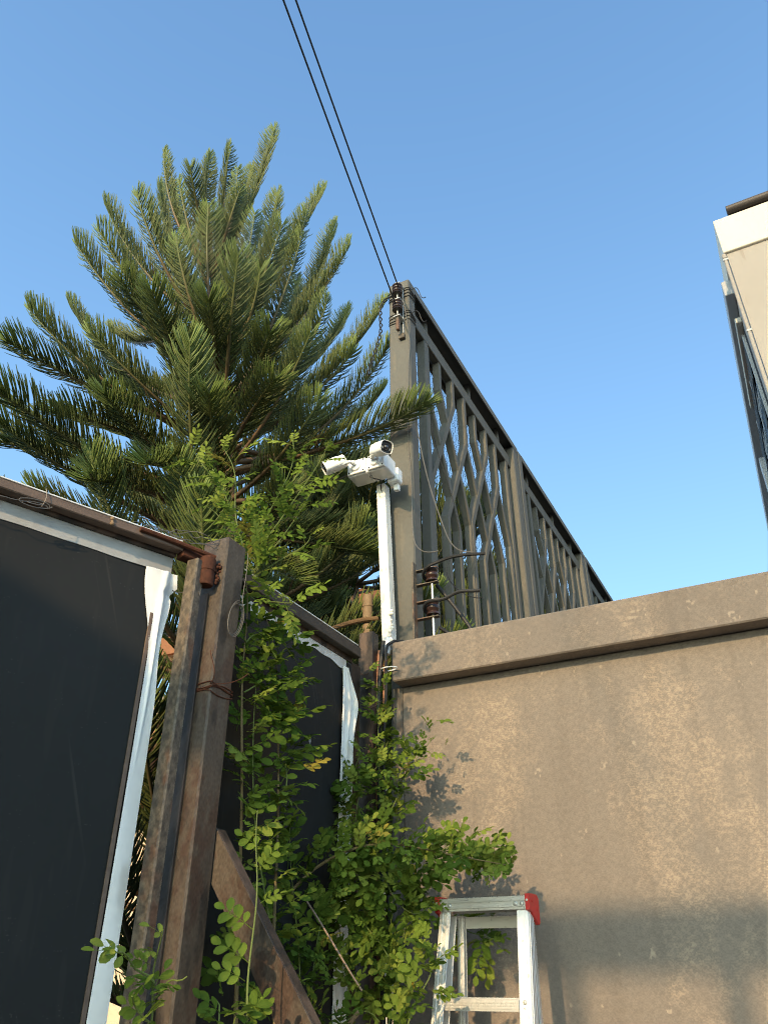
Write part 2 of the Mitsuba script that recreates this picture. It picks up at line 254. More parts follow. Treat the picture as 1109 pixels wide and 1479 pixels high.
part(r2, 'bracket', join(box(-1.554, -1.545, 3.30, 3.345, 3.02, 3.49, .002), *[box(-1.552, -1.425, 3.335, 3.365, z, z + .005) for z in (3.055, 3.168, 3.262, 3.362, 3.446)]), 'mat_worn_steel')
part(r2, 'rod', cyl([-1.46, 3.35, 3.02], [-1.46, 3.35, 3.465], .0065), 'mat_galv', smooth=30)
part(r2, 'insulator', spool(A(-1.46, 3.35, 3.407), .035, .070, 2), 'mat_brown_glaze', smooth=40)
part(r2, 'insulator', spool(A(-1.46, 3.35, 3.219), .035, .074, 2), 'mat_brown_glaze', smooth=40)
def one(name, label, cat, mesh, mat, group=None, smooth=40):
    k = thing(name, label, cat, group); put(k, mesh, mat, smooth); return k
def sag(P, Q, s, n=40):
    t = np.linspace(0, 1, n)[:, None]; m = A(*P) + (A(*Q) - A(*P)) * t; m[:, 2] -= s * 4 * (t * (1 - t))[:, 0]; return m
one('overhead_wire', 'black overhead wire tied to the upper spool insulator on the screen post', 'overhead wire', tubes(sag((-1.59, 3.262, 5.55), (2.27, -16, 6.64), .30, 60), .0048, 6), 'mat_cable', 'overhead wires')
one('overhead_wire', 'black overhead wire tied to the lower spool insulator on the screen post', 'overhead wire', tubes(sag((-1.612, 3.26, 5.40), (2.27, -16, 6.49), .30, 60), .0048, 6), 'mat_cable', 'overhead wires')
def wob(P, amp, seed, n=90):
    q = smooth_path(P, n); r = np.random.default_rng(seed); f = r.normal(size=(4, 3)); u = np.linspace(0, 1, n)
    for k in range(4): q += amp / (k + 1) * np.sin(u[:, None] * math.pi * (2 + 3 * k) + f[k] * 6) * np.sin(math.pi * u)[:, None]
    return q
one('drop_wire', 'thin dark wire running down the front edge of the screen post', 'wire', tubes(wob([(-1.585, 3.30, 5.52), (-1.562, 3.334, 5.25), (-1.562, 3.336, 4.7), (-1.575, 3.338, 4.28), (-1.556, 3.33, 3.8), (-1.51, 3.33, 3.56), (-1.42, 3.36, 3.55)], .006, 1), .0028, 5), 'mat_thin_wire')
one('drop_wire', 'pale wire curving from the pine branch tip down to the lower insulators', 'wire', tubes(smooth_path([(-1.53, 3.28, 4.62), (-1.49, 3.28, 4.35), (-1.433, 3.3, 3.943), (-1.382, 3.35, 3.688), (-1.329, 3.38, 3.555), (-1.24, 3.40, 3.52)], 60), .003, 5), 'mat_thin_wire')
one('drop_wire', 'dark wire looping past the lattice bars to the lower insulators', 'wire', tubes(smooth_path([(-1.47, 3.45, 4.50), (-1.40, 3.50, 4.05), (-1.36, 3.52, 3.80), (-1.37, 3.50, 3.62), (-1.42, 3.47, 3.50), (-1.30, 3.46, 3.30), (-1.22, 3.45, 3.27)], 60), .0026, 5), 'mat_cable')
one('tail_cable', 'short black cable tail wrapped round the upper of the two brown insulators', 'cable', tubes(smooth_path([(-1.46, 3.395, 3.40), (-1.505, 3.35, 3.405), (-1.47, 3.30, 3.43), (-1.40, 3.30, 3.452), (-1.331, 3.3, 3.461), (-1.24, 3.3, 3.455), (-1.141, 3.3, 3.437)], 50), .009, 8), 'mat_cable', 'cable tails on the insulators')
one('tail_cable', 'short black cable tail wrapped round the lower of the two brown insulators', 'cable', tubes(smooth_path([(-1.46, 3.395, 3.21), (-1.505, 3.35, 3.215), (-1.47, 3.30, 3.235), (-1.38, 3.30, 3.235), (-1.303, 3.3, 3.255), (-1.25, 3.3, 3.252), (-1.18, 3.3, 3.24)], 50), .009, 8), 'mat_cable', 'cable tails on the insulators')
one('feed_cable', 'thick black cable slanting from the insulators down behind the wall coping', 'cable', tubes(smooth_path([(-1.47, 3.43, 3.39), (-1.423, 3.45, 3.32), (-1.36, 3.455, 3.22), (-1.297, 3.46, 3.11), (-1.22, 3.48, 2.9)], 40), .011, 8), 'mat_cable')
one('feed_cable', 'second black cable slanting behind the lowest brown insulator', 'cable', tubes(smooth_path([(-1.45, 3.40, 3.13), (-1.41, 3.43, 3.10), (-1.36, 3.45, 3.04), (-1.30, 3.48, 2.9)], 30), .010, 8), 'mat_cable')
tw = []
for ph in (0, math.pi):
    q = smooth_path([(-1.66, 3.33, 5.56), (-1.72, 3.31, 5.52), (-1.745, 3.30, 5.40), (-1.74, 3.30, 5.28), (-1.77, 3.30, 5.12), (-1.83, 3.3, 4.9)], 80); u = np.linspace(0, 1, 80)
    q[:, 0] += .009 * np.sin(u * 40 + ph); q[:, 1] += .009 * np.cos(u * 40 + ph); tw.append(q)
one('twisted_wire', 'twisted pair of black wires hanging left of the screen post top', 'wire', tubes(np.array(tw), np.full((2, 80), .0045), 6), 'mat_cable')
for k, (z, lab) in enumerate([(5.545, 'loose wire tie round the post beside the upper dark insulator'), (5.33, 'wire tie wound round the post below the lower dark insulator')]):
    loops = []
    for j in range(4):
        a = np.linspace(0, 2 * math.pi, 41); zz = z + .02 * j + .012 * np.sin(a + j)
        x = np.clip(1.3 * np.cos(a), -1, 1) * .079 - 1.63; y = np.clip(1.3 * np.sin(a), -1, 1) * .053 + 3.399; loops.append(np.c_[x, y, zz])
    loops.append(smooth_path([(-1.55, 3.34, z), (-1.50, 3.33, z + .015), (-1.47, 3.32, z - .03), (-1.45, 3.33, z - .10), (-1.42, 3.32, z - .12)], 41))
    one('wire_tie', lab, 'wire', tubes(np.array(loops), np.full((5, 41), .0028), 5), 'mat_cable', 'wire ties on the screen post')

# ------------------------------------------------------------------ white camera pole, boxes, cameras
pl = thing('camera_pole', 'white square steel pole carrying the security cameras beside the grey screen post', 'pole')
m = box(-.027, .027, 0, .066, 0, 1.01, .005); v = np.array(m.vertices); v[:, 0] += -1.668 - (v[:, 2]) * .040; v[:, 1] += 3.235; v[:, 2] += 2.985; m.vertices = v
part(pl, 'shaft', m, 'mat_white_paint', smooth=30)
part(pl, 'elbow', join(tubes(smooth_path([(-1.645, 3.20, 3.035), (-1.645, 3.195, 3.0), (-1.648, 3.19, 2.95)], 12), .019, 14), tubes(smooth_path([(-1.645, 3.20, 3.02), (-1.62, 3.205, 3.03)], 4), .014, 12)), 'mat_white_plastic', smooth=50)
part(pl, 'weld_bead', join(*[trimesh.creation.icosphere(1, .006 + .004 * rng.random()).apply_translation((-1.642 + rng.normal() * .006, 3.233, 3.0 + .2 * rng.random())) for _ in range(30)]), 'mat_white_paint', smooth=True, kind='stuff')
for x0, x1, lab in [(-1.835, -1.712, 'left white junction box on top of the pole, under the left-facing camera'), (-1.710, -1.592, 'right white junction box on top of the pole, under the dark-faced camera')]:
    j = thing('junction_box', lab, 'junction box', 'junction boxes on the camera pole')
    part(j, 'case', box(x0, x1, 3.085, 3.20, 3.985, 4.085, .006), 'mat_white_plastic', smooth=30)
    part(j, 'lid', box(x0 + .006, x1 - .006, 3.071, 3.0845, 3.990, 4.080, .006), 'mat_white_plastic', smooth=30)
    for x in (x0 + .018, x1 - .018):
        for z in (4.0, 4.070): part(j, 'screw', cyl([x, 3.0725, z], [x, 3.0685, z], .0045, 10), 'mat_black_plastic', smooth=30)
bk = thing('mounting_bracket', 'small white bracket box under the right end of the junction boxes', 'bracket')
part(bk, 'case', box(-1.650, -1.580, 3.203, 3.262, 3.965, 4.055, .006), 'mat_white_plastic', smooth=30)
part(bk, 'arm', box(-1.625, -1.595, 3.235, 3.262, 3.925, 3.9645, .003), 'mat_white_plastic', smooth=30)
def bullet(label, base, center, axis, L=.175):
    t = thing('security_camera', label, 'security camera', 'security cameras on the white pole')
    a = A(*axis); a /= np.linalg.norm(a); s = np.cross(a, [0, 0, 1]); s /= np.linalg.norm(s); u = np.cross(s, a); c = A(*center)
    th = np.linspace(0, 2 * math.pi, 33)[:-1]; hw, hh = .0345, .0330
    ring = lambda k: np.c_[np.sign(np.cos(th)) * np.abs(np.cos(th)) ** .6 * hw * k, np.sign(np.sin(th)) * np.abs(np.sin(th)) ** .6 * hh * k]
    def loft(st):
        V = np.vstack([c + a * x + r[:, :1] * s + r[:, 1:] * u for x, k in st for r in [ring(k)]]); n = 32; F = []
        for i in range(len(st) - 1):
            for j in range(n): F += [[i * n + j, i * n + (j + 1) % n, (i + 1) * n + (j + 1) % n], [i * n + j, (i + 1) * n + (j + 1) % n, (i + 1) * n + j]]
        m = trimesh.Trimesh(V, F, process=False); m.fix_normals(); return m
    part(t, 'body', loft([(-L / 2, .0), (-L / 2, .9), (-L / 2 + .006, 1), (L / 2 - .012, 1), (L / 2 - .012, .9)]), 'mat_white_plastic', smooth=40)
    part(t, 'sun_hood', loft([(-.02, 1.09), (L / 2 + .012, 1.09), (L / 2 + .012, 1.03), (-.02, 1.03), (-.02, 1.09)]), 'mat_white_plastic', smooth=40)
    part(t, 'face', loft([(L / 2 - .02, .985), (L / 2 + .004, .985), (L / 2 + .006, .93), (L / 2 + .002, .85), (L / 2 + .001, 0)]), 'mat_black_plastic', smooth=40)
    f = c + a * (L / 2 + .003)
    part(t, 'lens', lathe([(0, .012), (.008, .011), (.0135, .006), (.015, 0), (.015, -.004), (0, -.004)], f, a), 'mat_lens', smooth=40)
    part(t, 'lens_ring', lathe([(.0155, -.002), (.0155, .006), (.019, .006), (.0195, -.002), (.0155, -.002)], f, a), 'mat_black_plastic', smooth=30)
    for k in (-1, 1): part(t, 'infrared_light', lathe([(0, .003), (.007, .002), (.008, -.002), (0, -.002)], f + s * .022 * k - u * .006, a, 16), 'mat_led', smooth=40)
    b = A(*base); joint = b + A(0, -.035, .004)
    part(t, 'mount', join(lathe([(0, .016), (.022, .016), (.030, .010), (.032, 0), (0, 0)], b, [0, -1, 0]), tubes(smooth_path([b, joint, c - u * .026], 14), .009, 12), trimesh.creation.icosphere(2, .014).apply_translation(joint)), 'mat_white_plastic', smooth=40)
bullet('white bullet camera pointing left on the left junction box', (-1.775, 3.0705, 4.035), (-1.862, 2.995, 4.030), (-.73, -.47, -.48), .118)
bullet('white bullet camera with a dark lens face pointing right and towards the viewer', (-1.655, 3.0705, 4.035), (-1.585, 3.0, 4.045), (.80, -.47, -.37), .125)
one('camera_lead', 'short black camera lead hanging below the junction boxes', 'cable', tubes(smooth_path([(-1.700, 3.12, 3.978), (-1.695, 3.10, 3.955), (-1.672, 3.12, 3.948), (-1.665, 3.16, 3.960), (-1.69, 3.21, 3.95), (-1.70, 3.245, 3.94)], 40), .0035, 6), 'mat_cable')

# ------------------------------------------------------------------ dark channel post, pipes and cables beside the wall end
cp = thing('channel_post', 'dark rusty steel channel post between the second black panel and the wall end', 'post')
part(cp, 'web', box(-1.752, -1.676, 3.100, 3.106, 0, 3.045, .001), 'mat_dark_steel')
part(cp, 'flange', box(-1.752, -1.747, 3.107, 3.160, 0, 3.045, .001), 'mat_dark_steel')
part(cp, 'flange', box(-1.681, -1.676, 3.107, 3.160, 0, 3.045, .001), 'mat_dark_steel')
CABL = [[[-1.629,3.14,3.002],[-1.644,3.14,2.881],[-1.654,3.14,2.583],[-1.64,3.14,1.999],[-1.63,3.14,1.443]],[[-1.665,3.15,2.958],[-1.675,3.15,2.753],[-1.669,3.15,2.138],[-1.656,3.15,1.442]]]
for (dx, r, mat, lab, src) in [(-.012, .011, 'mat_cable', 'left black cable strapped beside the wall end', 0), (.0, .009, 'mat_copper_cable', 'coppery brown pipe between black cables beside the wall end', 1), (.016, .0075, 'mat_cable', 'right black cable curling over the coping end', 0), (-.025, .010, 'mat_copper_cable', 'brown pipe nearest the dark channel post', 1), (.028, .0055, 'mat_copper_cable', 'thin copper line closest to the wall end', 1)]:
    P = np.array(CABL[src]) + A(dx, abs(dx) * .5, 0); P = np.vstack([P, [[P[-1, 0], P[-1, 1], .0]]])
    if 'curling' in lab: P = np.vstack([[(-1.57, 3.30, 3.012), (-1.60, 3.22, 3.022), (-1.625, 3.165, 2.99)], P[1:]])
    one('cable', lab, 'cable', tubes(smooth_path(P, 60), r, 8), mat, 'cables and pipes beside the wall end')
one('cable_tie', 'white tie holding the cables beside the wall end', 'cable tie', tubes(np.array([(math.cos(a) * .042 - 1.612, 3.15 + math.sin(a) * .026, 2.858) for a in np.linspace(0, 2 * math.pi, 30)]), .003, 6), 'mat_white_plastic')
one('rusty_tie_wire', 'thin rusty wire between the channel post and the cables', 'wire', tubes(wob([(-1.755, 3.09, 2.845), (-1.70, 3.095, 2.83), (-1.64, 3.12, 2.87), (-1.60, 3.13, 2.90)], .01, 5), .0015, 5), 'mat_red_rust')
one('bamboo_stake', 'broken bamboo stake standing behind the dark channel post', 'stake', join(tube([(-1.885, 3.42, 2.4), (-1.882, 3.42, 3.10), (-1.88, 3.42, 3.41)], [.030, .029, .027], 20, 12), cyl([-1.88, 3.42, 3.34], [-1.88, 3.42, 3.35], .030), trimesh.creation.cone(.012, .05).apply_translation((-1.868, 3.42, 3.39))), 'mat_bamboo')
one('dead_branch', 'dead brown branch lying across behind the bamboo stake', 'branch', tube([(-2.5, 3.15, 3.02), (-2.2, 3.25, 3.13), (-1.95, 3.36, 3.24), (-1.80, 3.40, 3.25)], .014, 30), 'mat_branch')

# ------------------------------------------------------------------ hinged sheet gate (left) and rusty hinge post
ang = math.radians(21.1); E1 = A(math.sin(ang), math.cos(ang), 0); EN = A(math.cos(ang), -math.sin(ang), 0); EZ = A(0, 0, 1); GO = A(-1.625, 1.767, 0)
fb = lambda s0, s1, n0, n1, z0, z1, b=0.0: frame_box(GO, E1, EN, EZ, (s0, s1, n0, n1, z0, z1, b))
def relaxed(m, step, fn):
    for _ in range(9):
        if m.edges_unique_length.max() <= step: break
        m = m.subdivide_to_size(step)
    m.vertices = fn(np.array(m.vertices)); return m
gt = thing('sheet_metal_gate', 'black sheet-metal gate leaf with white edging, at the left of the picture', 'gate')
def wav(v):
    s = (v - GO) @ E1; v += EN * (.0025 * np.sin(s * 5 + v[:, 2] * 1.3) + .0015 * np.sin(v[:, 2] * 6 + s * 3))[:, None]; return v
part(gt, 'sheet', relaxed(fb(-3.1, -.078, -.064, -.062, .12, 2.79), .12, wav), 'mat_black_sheet', smooth=30)
part(gt, 'top_rail', fb(-3.15, -.062, -.040, .0, 2.822, 2.852, .003), 'mat_brown_rail')
part(gt, 'rail_underside', fb(-3.15, -.066, -.058, -.0405, 2.812, 2.846, .002), 'mat_dark_steel')
part(gt, 'capping', fb(-3.15, -.070, -.058, .002, 2.8525, 2.857, .001), 'mat_white_trim', label='white metal strip along the top of the gate')
def flash(v):
    s = (v - GO) @ E1; v[:, 2] += (v[:, 2] < 2.77) * (.0012 * np.sin(s * 9) + .0007 * np.sin(s * 31)); return v
part(gt, 'top_flashing', relaxed(fb(-3.1, -.068, -.060, -.056, 2.752, 2.812), .03, flash), 'mat_dull_trim', smooth=30)
# crumpled white side edging
zs = np.linspace(.12, 2.752, 110); W = []
for z in zs:
    k = np.clip((z - 2.45) / .3, 0, 1); kk = k * k * (3 - 2 * k)
    l, r = -.104 - .054 * kk + .012 * (1 - kk) * (z - 2.3) / 2.2 * 0, -.054 - .012 * math.exp(-((z - 2.50) / .13) ** 2) * 1.2 + .006 * kk
    row = []
    for u in np.linspace(0, 1, 15):
        s = l + (r - l) * u; n = -.050
        n += .006 * kk * math.sin(u * 6.5 + z * 9) + .004 * kk * abs(math.sin(u * 4 + 3 * z)) + .004 * math.sin(z * 4 + u * 2)
        n += -.018 * math.exp(-((z - 2.690 + .01 * u) / .012) ** 2) * u ** 2
        n += .012 * math.exp(-((u - .45 - (z - 2.4) * .6) / .10) ** 2) * np.clip((z - 2.1) / .4, 0, 1)
        s += .010 * u ** 3 * math.exp(-((z - 2.700) / .03) ** 2) - .016 * u ** 3 * math.exp(-((z - 2.672) / .014) ** 2)
        row.append(GO + E1 * s + EN * n + EZ * z)
    W.append(row)
W = np.array(W); nr, nc = W.shape[:2]; F = [[i * nc + j, i * nc + j + 1, (i + 1) * nc + j + 1, (i + 1) * nc + j] for i in range(nr - 1) for j in range(nc - 1)]
V2 = np.vstack([W.reshape(-1, 3), W.reshape(-1, 3) - EN * .0015]); o = nr * nc; F2 = F + [[a + o, d + o, c + o, b + o] for a, b, c, d in F]
part(gt, 'side_edging', (V2, F2), 'mat_white_trim', smooth=50, label='crumpled white metal edging down the hinge side')
part(gt, 'edge_bar', fb(-.118, -.106, -.0585, -.0525, .12, 2.60, .001), 'mat_brown_rail')
part(gt, 'stile', box(-1.652, -1.603, 1.735, 1.776, .05, 2.80, .005), 'mat_worn_steel', smooth=30)
part(gt, 'pull_rod', tubes(smooth_path([GO + E1 * -.225 + EN * .008 + EZ * 2.842, GO + E1 * -.05 + EN * .012 + EZ * 2.835, A(-1.585, 1.80, 2.822)], 12), .0085, 8), 'mat_red_rust', smooth=40)
part(gt, 'corner_plate', join(fb(-.062, .02, -.05, -.003, 2.806, 2.846, .003)), 'mat_red_rust')
hp = thing('rusty_gate_post', 'thick rusty square steel post with a barrel hinge, in front of the vines', 'post')
part(hp, 'column', box(-1.664, -1.556, 1.821, 1.925, 0, 2.912, .006), 'mat_rusty_steel', smooth=30)
part(hp, 'back_plate', box(-1.665, -1.610, 1.812, 1.8195, 0, 2.70, .001), 'mat_dark_steel')
hg = part(hp, 'hinge', lathe([(0, 0), (.024, 0), (.027, .004), (.027, .049), (.0245, .050), (.0245, .053), (.027, .054), (.027, .098), (.022, .104), (.012, .106), (.012, .118), (0, .118)], A(-1.603, 1.785, 2.714), [0, 0, 1]), 'mat_red_rust', smooth=40)
part(hg, 'weld', join(*[trimesh.creation.icosphere(1, (.004 + .004 * rng.random())).apply_translation((-1.578 + rng.normal() * .006, 1.812 + rng.normal() * .004, 2.725 + .08 * rng.random())) for _ in range(14)]), 'mat_red_rust', smooth=True)
# wires on the post
def around(z, k, r0=.0017, seed=0):
    r = np.random.default_rng(seed); L = []
    for j in range(k):
        a = np.linspace(0, 2 * math.pi, 50); zz = z + .008 * np.sin(a * 2 + r.random() * 6) + .006 * r.normal()
        L.append(np.c_[np.clip(1.45 * np.cos(a), -1, 1) * .0565 - 1.610, np.clip(1.45 * np.sin(a), -1, 1) * .0545 + 1.873, zz])
    return tubes(np.array(L), np.full((k, 50), r0), 5)
one('binding_wire', 'rusty binding wire wound round the middle of the rusty gate post', 'wire', join(around(2.375, 5, seed=2), tubes(smooth_path([(-1.556, 1.815, 2.38), (-1.53, 1.80, 2.40), (-1.545, 1.80, 2.45), (-1.566, 1.81, 2.49)], 20), .0015, 5), tubes(smooth_path([(-1.556, 1.815, 2.38), (-1.50, 1.86, 2.39), (-1.485, 1.91, 2.43)], 20), .0015, 5)), 'mat_red_rust')
lp = []
for j in range(3):
    a = np.linspace(0, 2 * math.pi, 50); lp.append(np.c_[np.full(50, -1.549 + .003 * j), 1.892 + (.034 + .003 * j) * np.cos(a), 2.625 + (.055 + .005 * j) * np.sin(a) + .02 * np.cos(a)])
lp.append(smooth_path([(-1.55, 1.925, 2.89), (-1.549, 1.928, 2.80), (-1.548, 1.922, 2.72), (-1.548, 1.93, 2.66)], 50))
one('wire_loop', 'loose grey wire loop hanging on the right side of the rusty gate post', 'wire', tubes(np.array(lp), np.full((4, 50), .0012), 5), 'mat_thin_wire')
one('tie_wire', 'thin wire tying the crumpled white edging to the gate stile', 'wire', tubes(wob([GO + E1 * -.062 + EN * -.04 + EZ * 2.69, A(-1.655, 1.76, 2.695), A(-1.612, 1.762, 2.692), A(-1.600, 1.765, 2.67)], .004, 8), .0014, 5), 'mat_thin_wire')
def scrib(c, n, seed, r=.03):
    q = np.random.default_rng(seed); u = np.linspace(0, 2 * math.pi * n, 40 * n); R = r * (.7 + .3 * np.sin(u * .37 + q.random() * 6))
    return np.array([c + E1 * (R[i] * 1.6 * math.cos(u[i])) + EZ * (R[i] * .45 * math.sin(u[i] + .5)) + EN * (.012 + .006 * math.sin(u[i] * .7)) for i in range(len(u))])
one('wire_tangle', 'loose curl of grey wire hooked over the top rail of the black gate', 'wire', join(tubes(scrib(GO + E1 * -.555 + EZ * 2.80, 3, 3), .0014, 5), tubes(smooth_path([GO + E1 * -.535 + EN * .004 + EZ * 2.865, GO + E1 * -.53 + EN * .01 + EZ * 2.84, GO + E1 * -.535 + EN * .008 + EZ * 2.80], 16), .0014, 5), tubes(wob([GO + E1 * -.57 + EN * .01 + EZ * 2.80, GO + E1 * -.66 + EN * .01 + EZ * 2.79, GO + E1 * -.80 + EN * .01 + EZ * 2.80], .004, 2), .0014, 5)), 'mat_thin_wire')
one('wire_tangle', 'grey wires twisted along the rail end towards the hinge post', 'wire', join(*[tubes(wob([GO + E1 * (-.25 + .04 * j) + EN * .004 + EZ * 2.861, GO + E1 * -.10 + EN * .006 + EZ * (2.864 + .006 * j), A(-1.60, 1.81, 2.865 + .012 * j), A(-1.58, 1.85, 2.88 + .012 * j)], .008, 20 + j), .0013, 5) for j in range(4)]), 'mat_thin_wire')
pt = part(gt, 'putty_blob', join(*[trimesh.creation.icosphere(2, r).apply_translation(GO + E1 * (-.318 + .001 * k) + EN * .001 + EZ * z) for k, (r, z) in enumerate([(.007, 2.846), (.005, 2.836), (.007, 2.829)])]), 'mat_bamboo', smooth=True)

# diagonal brace from the post to the ground
br = thing('steel_brace', 'rusty steel channel brace slanting down right from the gate post', 'brace')
d = A(.603, 0, -.798); up = A(.798, 0, .603); O = A(-1.554, 1.92, 1.942); Lb = 2.36
bf = lambda a0, a1, y0, y1, c0, c1, b=0.0: frame_box(O, d, A(0, 1, 0), up, (a0, a1, y0, y1, c0, c1, b))
part(br, 'web', bf(-.05, Lb, 0.0062, .011, -.075, .013, .001), 'mat_rusty_steel')
part(br, 'flange', bf(-.03, Lb, .0115, .050, .008, .0135, .001), 'mat_dark_steel')
part(br, 'flange', bf(.06, Lb, .0115, .050, -.0755, -.070, .001), 'mat_dark_steel')

# ------------------------------------------------------------------ second black panel
p2 = thing('black_metal_fence', 'second black sheet-metal panel, behind the vines and the rusty post', 'fence panel')
part(p2, 'sheet', relaxed(box(-1.712, -1.710, 1.94, 2.99, .05, 2.83), .12, lambda v: v + A(1, 0, 0) * (.004 * np.sin(v[:, 1] * 8 + v[:, 2] * 2))[:, None]), 'mat_black_sheet', smooth=30)
part(p2, 'top_rail', box(-1.70, -1.66, 1.93, 2.96, 2.858, 2.906, .003), 'mat_dark_rail')
part(p2, 'rail_underside', box(-1.708, -1.7005, 1.93, 2.95, 2.835, 2.900, .001), 'mat_dark_steel')
part(p2, 'capping', box(-1.71, -1.658, 1.93, 2.93, 2.9065, 2.911, .001), 'mat_white_trim')
part(p2, 'top_flashing', relaxed(box(-1.708, -1.704, 1.94, 2.90, 2.795, 2.834), .025, lambda v: v + A(0, 0, 1) * ((v[:, 2] < 2.81) * (.006 * np.sin(v[:, 1] * 17) + .004 * np.sin(v[:, 1] * 41 + 1)))[:, None]), 'mat_aged_trim', smooth=30)
zs = np.linspace(.05, 2.794, 100); W = []
for z in zs:
    row = []
    bul = math.exp(-((z - 2.64) / .10) ** 2); top = np.clip((z - 2.64) / .15, 0, 1)
    l, r = 2.862 + .0 * z, 2.955 + .012 * bul - .06 * top
    for u in np.linspace(0, 1, 17):
        fold = .010 * math.sin(u * 14 + .6 * math.sin(z * 3)) * (.35 + .65 * np.clip((z - 1.9) / .6, 0, 1)) + .016 * bul * u
        row.append(A(-1.698 + fold, l + (r - l) * u, z))
    W.append(row)
W = np.array(W); nr, nc = W.shape[:2]; F = [[i * nc + j, i * nc + j + 1, (i + 1) * nc + j + 1, (i + 1) * nc + j] for i in range(nr - 1) for j in range(nc - 1)]
V2 = np.vstack([W.reshape(-1, 3), W.reshape(-1, 3) - A(.0015, 0, 0)]); o = nr * nc; F2 = F + [[a + o, d_ + o, c + o, b + o] for a, b, c, d_ in F]
part(p2, 'side_edging', (V2, F2), 'mat_white_trim', smooth=50, label='creased white metal edging on the far side of the panel')
part(p2, 'frame_bar', box(-1.745, -1.7125, 2.96, 3.05, 0, 2.85, .003), 'mat_dark_steel')
one('tie_wire', 'twig-like wire tying the creased edging to the channel post', 'wire', tubes(wob([(-1.69, 2.955, 2.64), (-1.69, 3.02, 2.625), (-1.67, 3.09, 2.66), (-1.63, 3.12, 2.70)], .006, 4), .0022, 5), 'mat_dark_steel')

# ------------------------------------------------------------------ aluminium step ladder
ld = thing('step_ladder', 'aluminium step ladder with red plastic end caps, leaning by the brown wall', 'ladder')
def beam(P, Q, prof_w, prof_d, side, b=.003):
    P, Q = A(*P), A(*Q); ez = Q - P; L = np.linalg.norm(ez); ez /= L; ex = A(1, 0, 0); ex = ex - ez * (ex @ ez); ex /= np.linalg.norm(ex); ey = np.cross(ez, ex)
    return P, ex, ey, ez, L
def channel(P, Q, w, dp, open_side):
    """a U channel rail: web on the outer side, flanges front and back, ribs on the web"""
    P, ex, ey, ez, L = beam(P, Q, w, dp, open_side); s = open_side; parts = []
    F = lambda x0, x1, y0, y1, z0=0, z1=L, b=.001: frame_box(P, ex, ey, ez, (min(x0, x1), max(x0, x1), y0, y1, z0, z1, b))
    parts.append(F(0, s * w, 0, .004)); parts.append(F(0, s * w, dp - .004, dp)); parts.append(F(0, s * .004, .0042, dp - .0042))
    for k in range(3): y = dp * (.25 + .25 * k); parts.append(F(-s * .003, -s * .0002, y - .005, y + .005))
    parts.append(F(s * w * .22, s * w * .34, -.0022, -.0002)); parts.append(F(s * w * .66, s * w * .78, -.0022, -.0002))
    return join(*parts)
XL, XR = -1.268, -.943
TOPL, TOPR, BOTL, BOTR = (XL - .004, 2.885, 1.80), (XR + .004, 2.885, 1.80), (XL - .055, 2.44, 0.02), (XR + .055, 2.44, 0.02)
part(ld, 'rail', channel(BOTL, TOPL, .042, .058, 1), 'mat_alu'); part(ld, 'rail', channel(BOTR, TOPR, .042, .058, -1), 'mat_alu')
part(ld, 'rear_rail', channel((XL - .01, 2.90, .02), (XL + .022, 2.985, 1.79), .024, .028, 1), 'mat_alu'); part(ld, 'rear_rail', channel((XR + .01, 2.90, .02), (XR - .022, 2.985, 1.79), .024, .028, -1), 'mat_alu')
part(ld, 'top_step', join(box(XL, XR, 2.878, 2.884, 1.797, 1.840, .001), box(XL, XR, 2.884, 2.992, 1.835, 1.840, .001), box(XL, XR, 2.992, 2.997, 1.797, 1.840, .001), box(XL, XR, 2.8745, 2.878, 1.805, 1.812, .001), box(XL, XR, 2.8745, 2.878, 1.824, 1.831, .001)), 'mat_alu')
part(ld, 'end_plate', box(XL + .0005, XL + .004, 2.885, 2.970, 1.765, 1.833), 'mat_alu')
for k in (0, 1):
    x0, x1 = ((XL - .017, XL - .0005), (XR + .0005, XR + .015))[k]
    pg = Polygon([(2.868, 1.845), (2.868, 1.795), (2.890, 1.790), (2.965, 1.752), (2.975, 1.760), (2.978, 1.835), (2.96, 1.847), (2.89, 1.847)])
    m = extrude(pg, x1 - x0); v = np.array(m.vertices); m.vertices = np.c_[x0 + v[:, 2], v[:, 0], v[:, 1]]; m.fix_normals()
    cpp = part(ld, 'end_cap', m, 'mat_red_plastic')
    for (y, z) in ((2.90, 1.825), (2.955, 1.80)): part(cpp, 'rivet', cyl([x0 - .002, y, z], [x1 + .002, y, z], .005, 12), 'mat_red_plastic', smooth=30)
    part(cpp, 'rivet', cyl([(x0 + x1) / 2, 2.8655, 1.825], [(x0 + x1) / 2, 2.869, 1.825], .004, 12), 'mat_alu', smooth=30)
for x in (XL + .014, XL + .038, XR - .038, XR - .014): part(ld, 'rivet', lathe([(0, .004), (.005, .003), (.008, 0), (0, -.001)], (x, 2.8745, 1.815), [0, -1, 0], 14), 'mat_galv', smooth=30)
